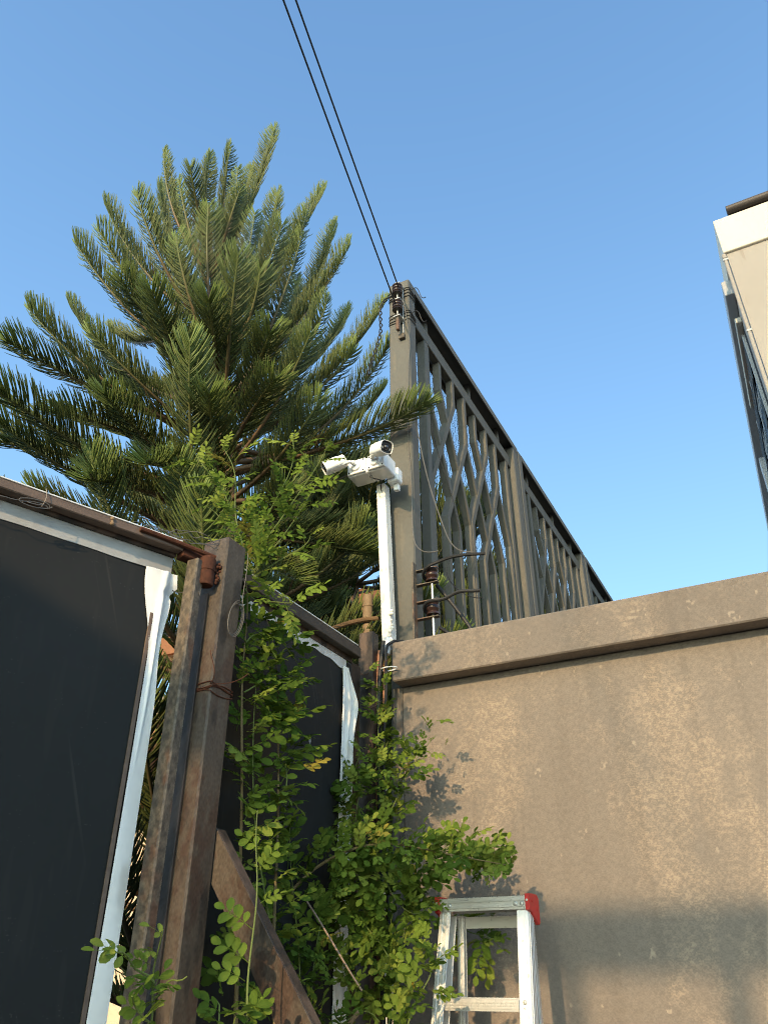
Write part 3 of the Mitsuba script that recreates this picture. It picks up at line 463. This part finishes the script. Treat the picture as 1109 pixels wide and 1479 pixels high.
for i in range(5):
    z = 1.535 - .30 * i; f = (1.80 - z) / 1.78; y = 2.885 - .445 * f; xl, xr = XL - .004 - .051 * f + .043, XR + .004 + .051 * f - .043
    st = [box(xl, xr, y - .004, y + .002, z - .036, z, .001), box(xl, xr, y + .002, y + .062, z - .004, z - .0003, .001), box(xl, xr, y + .062, y + .066, z - .030, z - .0003, .001)]
    st += [box(xl, xr, y - .0065, y - .0042, z - .005 - .008 * k, z - .0005 - .008 * k) for k in range(1, 4)] + [box(xl, xr, y + .006 + .01 * k, y + .011 + .01 * k, z, z + .0018) for k in range(5)]
    sk = part(ld, 'step', join(*st), 'mat_alu')
    for x in (xl - .020, xr + .020):
        for dz in (-.010, -.028): part(ld, 'rivet', lathe([(0, .004), (.005, .003), (.007, 0), (0, -.001)], (x, y - .0035, z + dz), [0, -1, 0], 14), 'mat_galv', smooth=30)
part(ld, 'rear_bar', join(box(XL + .048, XR - .048, 3.0, 3.003, 1.748, 1.786), box(XL + .048, XR - .048, 3.003, 3.025, 1.748, 1.752)), 'mat_alu')
part(ld, 'rear_bar', box(XL + .03, XR - .03, 2.90, 2.92, .50, .53, .002), 'mat_alu')

# ------------------------------------------------------------------ tall building at the right
bd = thing('tall_building', 'tall beige building with a cream parapet and dark roof edge at the right', 'building')
X0, Y0 = .93, 9.484
part(bd, 'wall', box(X0, 9.0, Y0, 34, 0, 11.0), 'mat_beige_paint')
part(bd, 'parapet', box(X0 - .04, 9.0, Y0 - .045, 34.1, 11.0025, 11.73, .01), 'mat_cream_paint')
part(bd, 'roof', join(box(X0 + .20, 9.2, Y0 + .02, 19.0, 11.78, 11.94, .01), box(X0 + .30, 9.0, Y0 + .15, 18.9, 11.731, 11.778)), 'mat_brown_roof')
part(bd, 'gutter', tube([(X0 + .19, Y0 - .02, 11.87), (3.2, Y0 - .02, 11.87), (9.2, Y0 - .02, 11.87)], .07, 8, 12), 'mat_brown_roof', smooth=40)
dp = part(bd, 'downpipe', join(cyl([X0 - .040, Y0 - .01, 10.99], [X0 - .040, Y0 - .01, .1], .026), cyl([X0 - .040, Y0 - .01, 10.90], [X0 - .040, Y0 - .01, 10.97], .033)), 'mat_beige_paint', smooth=40)
for z in (10.85, 9.4, 8.0, 6.4): part(dp, 'clip', box(X0 - .072, X0 - .002, Y0 - .04, Y0 - .001, z, z + .03), 'mat_grey_paint')
part(bd, 'side_fascia', box(X0 - .15, X0 - .003, Y0 + .55, 34, 10.70, 11.0, .01), 'mat_grey_paint')
part(bd, 'side_ledge', box(X0 - .10, X0 - .003, Y0 + .9, 12.8, 10.40, 10.50, .01), 'mat_cream_paint')
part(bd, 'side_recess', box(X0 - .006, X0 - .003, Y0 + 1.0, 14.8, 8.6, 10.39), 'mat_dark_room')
for i in range(3):
    y = Y0 + 1.2 + 1.25 * i; wn = part(bd, 'window', join(box(X0 - .05, X0 - .007, y, y + .06, 8.6, 10.38), box(X0 - .05, X0 - .007, y + .06, y + 1.1, 9.45, 9.50)), 'mat_grey_paint')
    for k in range(2):
        m = box(-.02, 0, 0, 1.02, -.80, 0); M = trimesh.transformations.rotation_matrix(math.radians(3), [0, 1, 0]); m.apply_transform(M); m.apply_translation((X0 - .03, y + .07, 10.34 - .88 * k)); part(wn, 'pane', m, 'mat_glass')
part(bd, 'side_pier', box(X0 - .10, X0 - .007, 14.85, 15.2, 0, 10.60, .01), 'mat_grey_paint')

# ------------------------------------------------------------------ house behind the pine
hs = thing('house', 'peach house with terracotta eaves behind the pine tree', 'house')
part(hs, 'wall', box(-11, -3.6, 8.4, 14, 0, 5.15), 'mat_house_wall')
part(hs, 'eave', join(box(-11.2, -3.4, 7.6, 8.45, 5.55, 5.66), box(-11.2, -3.4, 7.58, 7.63, 5.40, 5.66)), 'mat_terracotta')
part(hs, 'roof', join(*[frame_box(A(-11.2, 7.55 + .7 * k, 5.68 + .33 * k), A(1, 0, 0), A(0, .90, .43), A(0, -.43, .90), (0, 7.8, 0, .82, 0, .03)) for k in range(5)]), 'mat_terracotta')
for k in range(24): part(hs, 'rafter', box(-11.0 + .32 * k, -10.92 + .32 * k, 7.64, 8.395, 5.42, 5.545), 'mat_cream_paint')
aw = part(hs, 'awning', frame_box(A(-9.5, 8.398, 4.75), A(1, 0, 0), A(0, -.86, -.50), A(0, .50, -.86), (0, 4.0, 0, 1.5, -.03, 0)), 'mat_terracotta')
for k in range(4): part(hs, 'pilaster', box(-10.6 + 2.0 * k, -10.25 + 2.0 * k, 8.30, 8.398, 0, 5.0), 'mat_cream_paint')

# ------------------------------------------------------------------ tall fence frame across the lane (its rail and uprights shade the lower wall)
lf = thing('lane_fence', 'tall steel fence frame with a thick top rail across the lane behind the viewer', 'fence')
part(lf, 'top_rail', box(-6.0, 6.5, -3.47, -3.33, 4.195, 4.375, .004), 'mat_gate_paint')
part(lf, 'cladding', box(-6.0, -1.20, -3.45, -3.435, .15, 4.194), 'mat_dark_steel')
for k in range(22): part(lf, 'upright', box(-.435 + .56 * (k - 11), -.365 + .56 * (k - 11), -3.43, -3.37, 0, 4.194, .003), 'mat_gate_paint')

# ------------------------------------------------------------------ pines
def branchlets(P0, P1, P2, Lmax, r, step=.0070, tint=1.0, seed=0, t0=.16, dens=1.0):
    q = np.random.default_rng(seed); P0, P1, P2 = A(*P0), A(*P1), A(*P2)
    L = np.linalg.norm(P1 - P0) + np.linalg.norm(P2 - P1); n = max(12, int(L * (1 - t0) / step * dens))
    t = np.repeat(np.linspace(t0, 1.0, n), 2) + q.normal(size=2 * n) * .004; t = np.clip(t, t0, 1); side = np.tile([1., -1.], n)
    B = (1 - t)[:, None] ** 2 * P0 + (2 * t * (1 - t))[:, None] * P1 + (t ** 2)[:, None] * P2
    D = 2 * (1 - t)[:, None] * (P1 - P0) + 2 * t[:, None] * (P2 - P1); D /= np.linalg.norm(D, axis=1, keepdims=True)
    S = np.cross(D, A(0, 0, 1)); S /= np.linalg.norm(S, axis=1, keepdims=True) + 1e-9; N = np.cross(S, D)
    v = np.radians(np.where(np.arange(2 * n) // 2 % 2 == 0, 8, 40) + q.normal(size=2 * n) * 7); a = np.radians(np.where(t > .90, 50 - (t - .90) * 260, 50) + q.normal(size=2 * n) * 4)
    out = S * (side * np.cos(v))[:, None] + N * np.sin(v)[:, None]
    d0 = D * np.cos(a)[:, None] + out * np.sin(a)[:, None]
    d1 = D * .80 + out * .34 + N * .20 + A(0, 0, .22); d1 += q.normal(size=d1.shape) * .05; d1 /= np.linalg.norm(d1, axis=1, keepdims=True)
    prof = (.46 + .54 * np.clip((1.0 - t) / .12, 0, 1) ** .6) * (.50 + .50 * np.clip((t - t0) / .2, 0, 1)) * (.90 + .18 * q.random(2 * n))
    gap = np.repeat(np.interp(np.linspace(0, 1, n), np.linspace(0, 1, 9), .9 + .2 * q.random(9)), 2); prof = prof * gap * np.where(q.random(2 * n) < .04, .5, 1)
    Ln = Lmax * prof; K = 6; u = np.linspace(0, 1, K)[None, :, None]
    P = B[:, None] + Ln[:, None, None] * (d0[:, None] * (u - .4 * u ** 2) + d1[:, None] * (.45 * u ** 2))
    R = r * np.array([.85, 1, 1, 1, .95, .45])[None] * (.9 + .2 * q.random((2 * n, 1)))
    m = tubes(P, R, 3, cap=False)
    young = np.clip((t - .78) / .22, 0, 1)[:, None]; rnd = q.random((2 * n, 1))
    base = A(.058, .084, .024) * (1 - rnd) + A(.112, .128, .038) * rnd
    old = (q.random(2 * n) < .05 * (t < .45)).astype(float)[:, None]
    c = base * (1 - young) + A(.135, .185, .042) * young; c = c * (1 - old) + A(.13, .075, .035) * old; c = c * tint
    tip = np.linspace(.85, 1.2, K)[None, :, None, None]
    C = np.broadcast_to(c[:, None, None] * tip, (2 * n, K, 3, 3)).reshape(-1, 3)
    return m, C
def bez(P0, P1, P2, n): t = np.linspace(0, 1, n)[:, None]; return (1 - t) ** 2 * A(*P0) + 2 * t * (1 - t) * A(*P1) + t ** 2 * A(*P2)
def add_branch(tree, P0, P2, Lmax, r, seed, tint=1.0, dens=1.0, droop=.05, inner=.26):
    P0, P2 = A(*P0), A(*P2); h = P2 - P0; hl = np.linalg.norm(h[:2]); P1 = P0 + A(h[0] * .66, h[1] * .66, h[2] * .37 - droop * hl)
    q = np.random.default_rng(seed + 999); P1 = P1 + q.normal(size=3) * .05
    g = np.linspace(0, 1, 14); gb = np.clip((g - .45) / .45, 0, 1)[:, None, None]
    col = np.broadcast_to(A(.135, .085, .045) * (1 - gb) + A(.125, .14, .042) * gb, (14, 6, 3)).reshape(-1, 3)
    k = part(tree, 'branch', tubes(bez(P0, P1, P2, 14), .018 * (1 - g) ** 1.1 + .0032, 6, cap=False), 'mat_needles', smooth=True, color=col)
    m, C = branchlets(P0, P1, P2, Lmax, r, tint=tint, seed=seed, t0=inner + .14 * q.random(), dens=dens)
    part(k, 'branchlets', m, 'mat_needles', smooth=True, color=C, kind='stuff')
TRUNK = [[-2.868,3.337,4.104],[-2.948,3.266,4.778],[-3.033,3.188,5.579],[-3.147,3.075,6.494],[-3.207,3.013,7.048]]
BRANCH = [[6.3,-3.429,2.594,7.497],[6.3,-2.866,2.418,6.708],[6.3,-3.661,3.332,8.574],[6.3,-3.299,3.205,8.282],[6.3,-2.981,3.438,8.602],[6.3,-2.694,2.82,6.823],[6.3,-3.801,3.092,7.873],[5.65,-3.261,2.317,6.51],[5.65,-3.864,2.496,6.948],[5.65,-2.565,3.758,7.84],[5.65,-3.252,3.929,8.432],[5.65,-4.11,3.185,8.187],[5.65,-2.343,3.242,6.792],[5.12,-3.362,2.167,5.999],[5.12,-3.721,2.254,6.155],[5.12,-2.662,4.114,7.816],[5.12,-2.274,2.855,6.202],[5.12,-2.183,3.647,6.749],[5.12,-4.242,3.008,7.382],[5.12,-3.777,3.859,8.058],[4.72,-2.185,2.338,5.311],[4.45,-2.296,1.853,4.577],[4.5,-2.504,2.3,4.767],[4.55,-2.038,2.967,5.14],[5.0,-2.733,4.541,7.068],[5.0,-4.561,2.89,6.55],[5.0,-3.34,4.495,7.761],[5.0,-4.156,3.754,7.163],[4.72,-3.715,2.065,5.322],[4.72,-3.394,1.817,4.665],[4.72,-2.017,3.966,6.301],[4.72,-2.999,4.491,7.631],[4.72,-2.059,2.579,4.808],[4.5,-1.847,3.717,5.559],[4.5,-1.317,3.156,4.401],[4.5,-2.235,4.361,5.752],[4.5,-4.5,3.162,6.039],[4.3,-2.207,1.958,3.514],[4.3,-3.589,1.981,4.148],[4.3,-2.075,4.217,5.041],[4.3,-3.144,4.39,5.893],[4.3,-4.249,2.997,4.984],[3.95,-1.895,2.762,3.21],[3.95,-2.78,1.482,3.849],[3.95,-3.225,1.813,4.042],[3.95,-2.09,3.872,4.144],[3.95,-2.667,4.464,4.989],[3.95,-3.853,2.512,4.216],[3.95,-1.834,3.442,3.672],[3.95,-2.933,4.652,5.614],[3.6,-2.501,3.374,3.626],[3.6,-2.184,4.048,4.044],[3.6,-2.678,4.222,4.19],[3.6,-3.246,2.338,3.666],[3.6,-3.905,3.434,4.347],[5.3,-3.002,2.163,5.313],[5.3,-2.982,2.514,6.107],[5.4,-2.855,2.657,6.539],[5.2,-2.395,2.82,5.754],[5.0,-2.368,3.224,6.54],[4.8,-2.173,3.358,5.892],[4.8,-2.351,2.316,4.984],[4.7,-3.22,2.201,5.007],[4.6,-1.943,3.381,5.268],[4.4,-2.835,1.877,3.988],[4.4,-2.645,1.974,4.118],[4.5,-2.024,2.607,4.45],[4.3,-1.911,2.932,4.5],[4.1,-2.084,2.158,4.037],[4.1,-2.623,2.002,3.589],[4.0,-2.265,2.261,3.592],[3.9,-2.16,3.004,3.991],[3.9,-2.345,3.723,4.752],[5.6,-2.866,3.206,7.067],[5.7,-3.511,2.652,6.813],[6.1,-3.196,3.446,8.2],[6.0,-3.173,2.596,6.957],[6.3,-2.937,3.002,7.453]]
TR = np.array([[-2.80, 3.40, 0.0], [-2.80, 3.40, 2.0]] + TRUNK)
trunk_at = lambda z: A(np.interp(z, TR[:, 2], TR[:, 0]), np.interp(z, TR[:, 2], TR[:, 1]), z)
pt_ = thing('pine_tree', 'tall pine with rope-like feathery branches rising behind the black panels', 'tree', 'pines behind the fence')
part(pt_, 'trunk', tubes(smooth_path(TR, 50), np.interp(np.linspace(0, 1, 50), [0, .6, 1], [.10, .055, .012]), 12), 'mat_bark', smooth=40)
for i, (zb, x, y, z) in enumerate(BRANCH):
    b0 = trunk_at(zb + .08 * math.sin(i * 2.4)); b2 = A(x, y, z); b2 = b0 + (b2 - b0) * (1 - (.02 if i == 4 else .06) / np.linalg.norm(b2 - b0))
    add_branch(pt_, b0, b2, .195 if zb < 6 else (.165 if i == 4 else .135), .0034, 100 + i, inner=.16)
q = np.random.default_rng(5); n = len(BRANCH)
for zb, cnt in [(5.9, 3), (5.3, 4), (4.7, 4), (4.1, 5), (3.4, 6), (3.0, 7), (2.6, 7), (2.2, 7), (1.8, 7), (1.4, 7), (1.0, 6)]:
    for j in range(cnt):
        a = 2 * math.pi * (j + q.random() * .7) / cnt + zb * 2.3
        if zb > 3.5 and zb < 6.9: a = math.radians(60) + q.random() * math.radians(110)      # only the far side: the near branches are placed above
        L = (1.25 + .35 * q.random()) * (1 if zb < 6 else .45); p0 = trunk_at(zb); t = p0 + A(math.cos(a) * L, math.sin(a) * L, (.42 + .2 * q.random()) * L)
        if t[2] < 3.3:
            k = 1.0                                                             # stop short of the black panels and the screen
            while k > .35 and ((p0 + (t - p0) * k)[0] > -2.0 or ((p0 + (t - p0) * k) - GO) @ EN > -.35): k -= .05
            t = p0 + (t - p0) * k
        elif t[0] > -1.95: t = p0 + (t - p0) * max(.4, (-1.95 - p0[0]) / (t[0] - p0[0]))
        add_branch(pt_, p0, t, .215, .0040, 400 + n, dens=.85, inner=.10); n += 1
for t in ((-1.50, 3.54, 3.42), (-1.42, 3.66, 3.19)): add_branch(pt_, trunk_at(2.9), t, .16, .0036, 900 + n); n += 1
n = 0
for lab, B0, H, Rb, sd in [('shorter pine seen through the nearest bars of the lattice screen', A(-3.30, 5.7, 0), 5.75, 1.55, 8), ('dark pine farthest back, seen through the second bay of the lattice screen', A(-3.35, 8.4, 0), 5.7, 1.6, 9)]:
    pb = thing('pine_tree', lab, 'tree', 'pines behind the fence'); q = np.random.default_rng(sd)
    part(pb, 'trunk', tubes(smooth_path([B0, B0 + A(.04, 0, 3), B0 + A(.0, .05, H)], 30), np.linspace(.10, .012, 30), 10), 'mat_bark', smooth=40)
    for zb in np.arange(2.2, H - .2, .32):
        for j in range(7):
            a = 2 * math.pi * (j + q.random() * .6) / 7 + zb * 3.1; L = (Rb if zb < H - 1.3 else Rb - (zb - H + 1.3) * .9) * (.85 + .3 * q.random())
            p0 = B0 + A(.02, 0, zb); t = p0 + A(math.cos(a) * L, math.sin(a) * L, (.35 + .25 * q.random()) * L)
            t[0] = min(t[0], -1.85); add_branch(pb, p0, t, .32, .0085, 700 + n, dens=.42, inner=.12); n += 1

# ------------------------------------------------------------------ climbing legume vines
def leaflet(o, dirv, nrm, L, W, q, fold=.18, curl=.15):
    s = np.cross(nrm, dirv); st = np.linspace(0, 1, 5); wd = A(.16, .74, 1.0, .93, .30) * W / 2
    V = []
    for u, h in zip(st, wd):
        c = o + dirv * (L * u) - nrm * (curl * L * u * u); V += [c + s * h + nrm * (fold * h), c, c - s * h + nrm * (fold * h)]
    F = []
    for i in range(4):
        b = 3 * i; F += [[b, b + 1, b + 4], [b, b + 4, b + 3], [b + 1, b + 2, b + 5], [b + 1, b + 5, b + 4]]
    return np.array(V), np.array(F)
def compound(pairs, LR, l, w, tone, seed):
    q = np.random.default_rng(seed); V, F, C, o = [], [], [], 0
    rach = np.array([[x, 0, .06 * LR * math.sin(2.2 * x / LR) - .12 * LR * (x / LR) ** 2] for x in np.linspace(0, LR, 7)])
    m = tubes(rach, np.linspace(.0013, .0007, 7), 3); V.append(m.vertices); F.append(m.faces); C.append(np.tile(tone * A(1.1, 1.05, 1.1), (len(m.vertices), 1))); o += len(m.vertices)
    for k in range(pairs + 1):
        u = .28 + .72 * k / pairs if pairs else 1.0; P = A(*[np.interp(u * LR, rach[:, 0], rach[:, i]) for i in range(3)])
        for sd in ((1, -1) if k < pairs else (0,)):
            a = math.radians(58 + q.normal() * 10) * sd if sd else q.normal() * .1
            d = A(math.cos(a), math.sin(a), -.10 + q.normal() * .16); d /= np.linalg.norm(d); nr = A(q.normal() * .22, q.normal() * .22, 1); nr -= d * (nr @ d); nr /= np.linalg.norm(nr)
            sc = (.78 + .3 * math.sin(math.pi * (k + .6) / (pairs + 1))) * (.88 + .24 * q.random())
            v, f = leaflet(P + d * .002, d, nr, l * sc, w * sc, q, .10 + .25 * q.random(), .05 + .22 * q.random())
            t = tone * (.82 + .36 * q.random()); c = np.tile(t, (len(v), 1)); c[1::3] *= A(1.18, 1.12, 1.15)
            V.append(v); F.append(f + o); C.append(c); o += len(v)
    return trimesh.Trimesh(np.vstack(V), np.vstack(F), process=False), np.vstack(C)
TONES = [A(.068, .120, .022), A(.098, .162, .027), A(.148, .218, .036), A(.20, .26, .05), A(.30, .26, .05)]
def variants(pairs, LR, l, w, seed0, tones=TONES): return [(compound(p, LR * (.85 + .3 * s), l, w, tn, seed0 + 10 * i + j)) for i, tn in enumerate(tones) for j, (p, s) in enumerate([(pairs, .5), (pairs - 1, .2), (pairs + 1, .9)])]
BIG = variants(3, .085, .035, .0225, 1); SMALL = variants(5, .115, .030, .0150, 200); BROAD = variants(2, .075, .042, .026, 400); FINE = variants(4, .082, .027, .0155, 600)
LEAFKEY = {}
def leaf_dict(fam, i):
    k = (fam, i)
    if k not in LEAFKEY:
        m, C = {'b': BIG, 's': SMALL, 'w': BROAD, 'f': FINE}[fam][i]; LEAFKEY[k] = mikit.ply(m, 'mat_leaf', smooth=True, color=C)
    return LEAFKEY[k]
def grow(owner, stems, fam, out, step, seed, spread=.02, stem_r=.0028, wood=(), tones=(0, 0, 1, 1, 1, 2, 2, 3), scale=1.0, extra=1, side=0.0, cone=1.0, lift=.65):
    """leaves along the stems; out = the side that the plant faces (towards the light)"""
    q = np.random.default_rng(seed); L = []; out = A(*out)
    for si, S in enumerate(stems):
        S = np.array(S); n = max(8, int(np.linalg.norm(np.diff(S, axis=0), axis=1).sum() / .02)); Q = smooth_path(S, n)
        Q += q.normal(size=3) * spread * .3; Q[:, :] += .006 * np.sin(np.linspace(0, 9, n) + q.random() * 6)[:, None] * q.normal(size=3)
        woody = si in wood
        part(owner, 'stem', tubes(Q, np.linspace(stem_r * (2.4 if woody else 1), stem_r * .45, n), 6), 'mat_woody_stem' if woody else 'mat_stem', smooth=40)
        ln = np.r_[0, np.cumsum(np.linalg.norm(np.diff(Q, axis=0), axis=1))]
        for s in np.arange(step * .5, ln[-1], step):
            f = s / ln[-1]
            for e in range(extra):
                o = A(*[np.interp(s + q.normal() * step * .2, ln, Q[:, i]) for i in range(3)]); t = A(*[np.interp(min(s + .02, ln[-1]), ln, Q[:, i]) for i in range(3)]) - A(*[np.interp(max(0, s - .02), ln, Q[:, i]) for i in range(3)]); t /= np.linalg.norm(t) + 1e-9
                r = q.normal(size=3); r -= t * (r @ t); r /= np.linalg.norm(r) + 1e-9
                d = r * 1.0 + out * (.35 + side) + t * .45 + A(0, 0, .05); d /= np.linalg.norm(d)
                if d @ out < -.25: d -= out * (d @ out) * 1.2; d /= np.linalg.norm(d)
                nz = out * .75 + A(0, 0, lift) + q.normal(size=3) * .38 * cone; nz -= d * (nz @ d); nz /= np.linalg.norm(nz)
                M = np.eye(4); sc = scale * (.58 + .62 * q.random()) * (1 - .25 * (f > .9)); M[:3, 0] = d * sc; M[:3, 1] = np.cross(nz, d) * sc; M[:3, 2] = nz * sc; M[:3, 3] = o + q.normal(size=3) * spread
                tn = tones[q.integers(len(tones))]; tn = min(3, tn + (1 if f > .86 and q.random() < .6 else 0))
                tn = 4 if q.random() < .02 else tn
                L.append((fam, tn * 3 + int(q.integers(3)), M))
    return L
def set_leaves(owner, L, limit=300):
    L = sorted(L, key=lambda x: np.linalg.norm(x[2][:3, 3] - EYE))
    for fam, i, M in L[:limit]:
        scene[numbered(owner + '__leaf')] = {**leaf_dict(fam, i), 'to_world': T(M.tolist())}
    if L[limit:]:
        V, C, F, o = [], [], [], 0
        for fam, i, M in L[limit:]:
            m, c = {'b': BIG, 's': SMALL, 'w': BROAD, 'f': FINE}[fam][i]; v = np.array(m.vertices) @ M[:3, :3].T + M[:3, 3]; V.append(v); C.append(c); F.append(np.array(m.faces) + o); o += len(v)
        part(owner, 'foliage', trimesh.Trimesh(np.vstack(V), np.vstack(F), process=False), 'mat_leaf', smooth=True, color=np.vstack(C), kind='stuff')
VL = [[[-1.6,2.145,1.482],[-1.6,2.11,1.798],[-1.6,2.053,2.197],[-1.6,2.017,2.539],[-1.6,2.01,2.744],[-1.6,1.938,2.906]],[[-1.56,2.303,1.477],[-1.572,2.284,1.711],[-1.584,2.278,2.016],[-1.596,2.262,2.36],[-1.608,2.242,2.587],[-1.62,2.161,2.752]],[[-1.56,2.239,1.747],[-1.568,2.187,1.88],[-1.576,2.151,1.998],[-1.584,2.123,2.165],[-1.592,2.11,2.442],[-1.6,2.128,2.628]],[[-1.6,2.459,1.47],[-1.593,2.445,1.619],[-1.587,2.38,1.815],[-1.58,2.321,2.065]],[[-1.268,1.75,1.49],[-1.277,1.76,1.614],[-1.288,1.77,1.764],[-1.305,1.78,1.981]],[[-1.58,2.211,2.114],[-1.58,2.281,2.218],[-1.58,2.338,2.302],[-1.58,2.404,2.329]],[[-1.58,2.161,2.333],[-1.58,2.237,2.401],[-1.58,2.305,2.394],[-1.58,2.391,2.364]],[[-1.58,2.048,2.422],[-1.58,2.14,2.486],[-1.58,2.264,2.55],[-1.58,2.385,2.519]],[[-1.58,2.023,2.587],[-1.58,2.117,2.66],[-1.58,2.228,2.659],[-1.58,2.357,2.606]]]
VU = [[[-1.689,2.05,2.98],[-1.779,2.083,3.209],[-1.918,2.117,3.439],[-2.113,2.15,3.68]],[[-1.682,2.05,2.979],[-1.712,2.033,3.163],[-1.743,2.017,3.327],[-1.8,2.0,3.508]],[[-1.711,2.1,2.964],[-1.653,2.15,3.177],[-1.613,2.2,3.395],[-1.622,2.25,3.64]],[[-1.691,2.1,2.959],[-1.562,2.1,3.11],[-1.444,2.1,3.251],[-1.35,2.1,3.421]],[[-1.685,2.1,2.913],[-1.619,2.167,3.049],[-1.561,2.233,3.228],[-1.505,2.3,3.421]],[[-1.669,2.1,2.88],[-1.587,2.133,2.95],[-1.503,2.167,3.005],[-1.477,2.2,3.076]],[[-1.682,2.08,2.846],[-1.579,2.037,2.764],[-1.454,1.993,2.701],[-1.35,1.95,2.672]],[[-1.734,2.1,3.046],[-1.769,2.067,3.101],[-1.825,2.033,3.195],[-1.852,2.0,3.223]]]
VR = [[[-1.621,3.06,1.422],[-1.604,3.06,1.862],[-1.615,3.06,2.261],[-1.626,3.06,2.56],[-1.635,3.06,2.77]],[[-1.708,2.5,1.701],[-1.713,2.55,1.809],[-1.663,2.6,1.9],[-1.535,2.65,1.979],[-1.362,2.7,2.005],[-1.193,2.75,1.977],[-1.056,2.8,1.946],[-0.96,2.85,1.923]],[[-1.55,3.0,2.137],[-1.46,3.017,2.31],[-1.388,3.033,2.42],[-1.328,3.05,2.49]],[[-1.566,2.75,1.538],[-1.645,2.8,1.753],[-1.715,2.85,2.024],[-1.687,2.9,2.241],[-1.652,2.95,2.417]],[[-1.443,2.8,1.46],[-1.408,2.83,1.684],[-1.357,2.86,1.886],[-1.252,2.89,2.03],[-1.122,2.92,2.05],[-1.006,2.95,1.998]],[[-1.504,2.75,2.073],[-1.433,2.783,1.906],[-1.338,2.817,1.791],[-1.284,2.85,1.836]],[[-1.364,3.12,1.785],[-1.284,3.12,1.754],[-1.195,3.12,1.72],[-1.138,3.12,1.683]],[[-1.267,2.6,1.461],[-1.228,2.633,1.543],[-1.208,2.667,1.619],[-1.208,2.7,1.689]],[[-1.586,2.5,1.458],[-1.611,2.567,1.619],[-1.606,2.633,1.811],[-1.548,2.7,1.927]],[[-1.498,2.8,1.62],[-1.557,2.825,1.844],[-1.606,2.85,2.094],[-1.575,2.875,2.281],[-1.492,2.9,2.36]],[[-1.288,2.7,1.58],[-1.408,2.733,1.661],[-1.509,2.767,1.749],[-1.582,2.8,1.867]],[[-1.406,2.9,1.844],[-1.324,2.917,1.948],[-1.215,2.933,1.992],[-1.116,2.95,1.917]],[[-1.569,2.6,1.444],[-1.502,2.617,1.483],[-1.434,2.633,1.512],[-1.391,2.65,1.484]]]
SAP = [[[-1.364,1.53,1.486],[-1.345,1.502,1.574],[-1.325,1.476,1.638],[-1.299,1.455,1.689]],[[-1.334,1.49,1.581],[-1.327,1.429,1.618],[-1.316,1.37,1.634],[-1.303,1.313,1.64]],[[-1.33,1.494,1.562],[-1.302,1.496,1.581],[-1.277,1.496,1.593],[-1.25,1.497,1.597]],[[-1.332,1.492,1.514],[-1.317,1.438,1.536],[-1.296,1.389,1.564]]]
SAP2 = [[[-1.325,1.72,1.477],[-1.331,1.73,1.51],[-1.356,1.74,1.543],[-1.39,1.75,1.557]],[[-1.31,1.74,1.476],[-1.286,1.74,1.517],[-1.261,1.74,1.558]],[[-1.291,1.74,1.477],[-1.27,1.74,1.504],[-1.287,1.74,1.53]]]
g1 = 'climbing vines on the fence and wall'
v1 = thing('climbing_vine', 'leafy green vine climbing the second black panel beside the rusty post', 'vine', g1)
set_leaves(v1, grow(v1, VL[4:5], 'b', (.5, -.8, .1), .060, 31, .010, scale=.85, tones=(1, 2, 2)) + grow(v1, VL[:4] + VL[5:], 'b', (.80, -.55, .1), .026, 21, .020, wood=(0, 1), extra=1, lift=1.25, cone=.8, scale=1.08))
v2 = thing('climbing_vine', 'bright sprays of small pinnate leaves rising above the rusty gate post', 'vine', g1)
set_leaves(v2, grow(v2, VU, 's', (.35, -.90, .15), .038, 22, .010, tones=(1, 2, 2, 3), extra=1))
v3 = thing('climbing_vine', 'dense green vine covering the wall corner and reaching out over the ladder', 'vine', g1)
set_leaves(v3, grow(v3, VR, 'b', (.15, -.95, .15), .034, 23, .026, wood=(1,), extra=3, tones=(0, 1, 1, 2, 2, 3), scale=.90, lift=.85))
v4 = thing('seedling', 'young leafy plant in front of the gate stile at the lower left', 'plant')
set_leaves(v4, grow(v4, SAP, 'w', (.3, -.9, .2), .040, 24, .004, scale=.66, tones=(1, 2, 2, 3)))
v5 = thing('seedling', 'grey-green leafy shoot at the foot of the rusty post', 'plant')
set_leaves(v5, grow(v5, SAP2, 'w', (.5, -.8, .2), .030, 25, .008, scale=.8, tones=(1, 1, 2)))
one('dry_stick', 'thin dry stick leaning among the vines below the black panel', 'stick', tube([[-1.648,2.55,1.84],[-1.562,2.567,1.731],[-1.487,2.583,1.629],[-1.434,2.6,1.557]], .0032, 20, 6), 'mat_dry_stick')
one('broken_stem', 'broken pale stem end sticking up at the bottom of the vines', 'stick', tube([[-1.516,2.6,1.427],[-1.476,2.6,1.469],[-1.446,2.6,1.499]], .007, 12, 7), 'mat_bamboo')
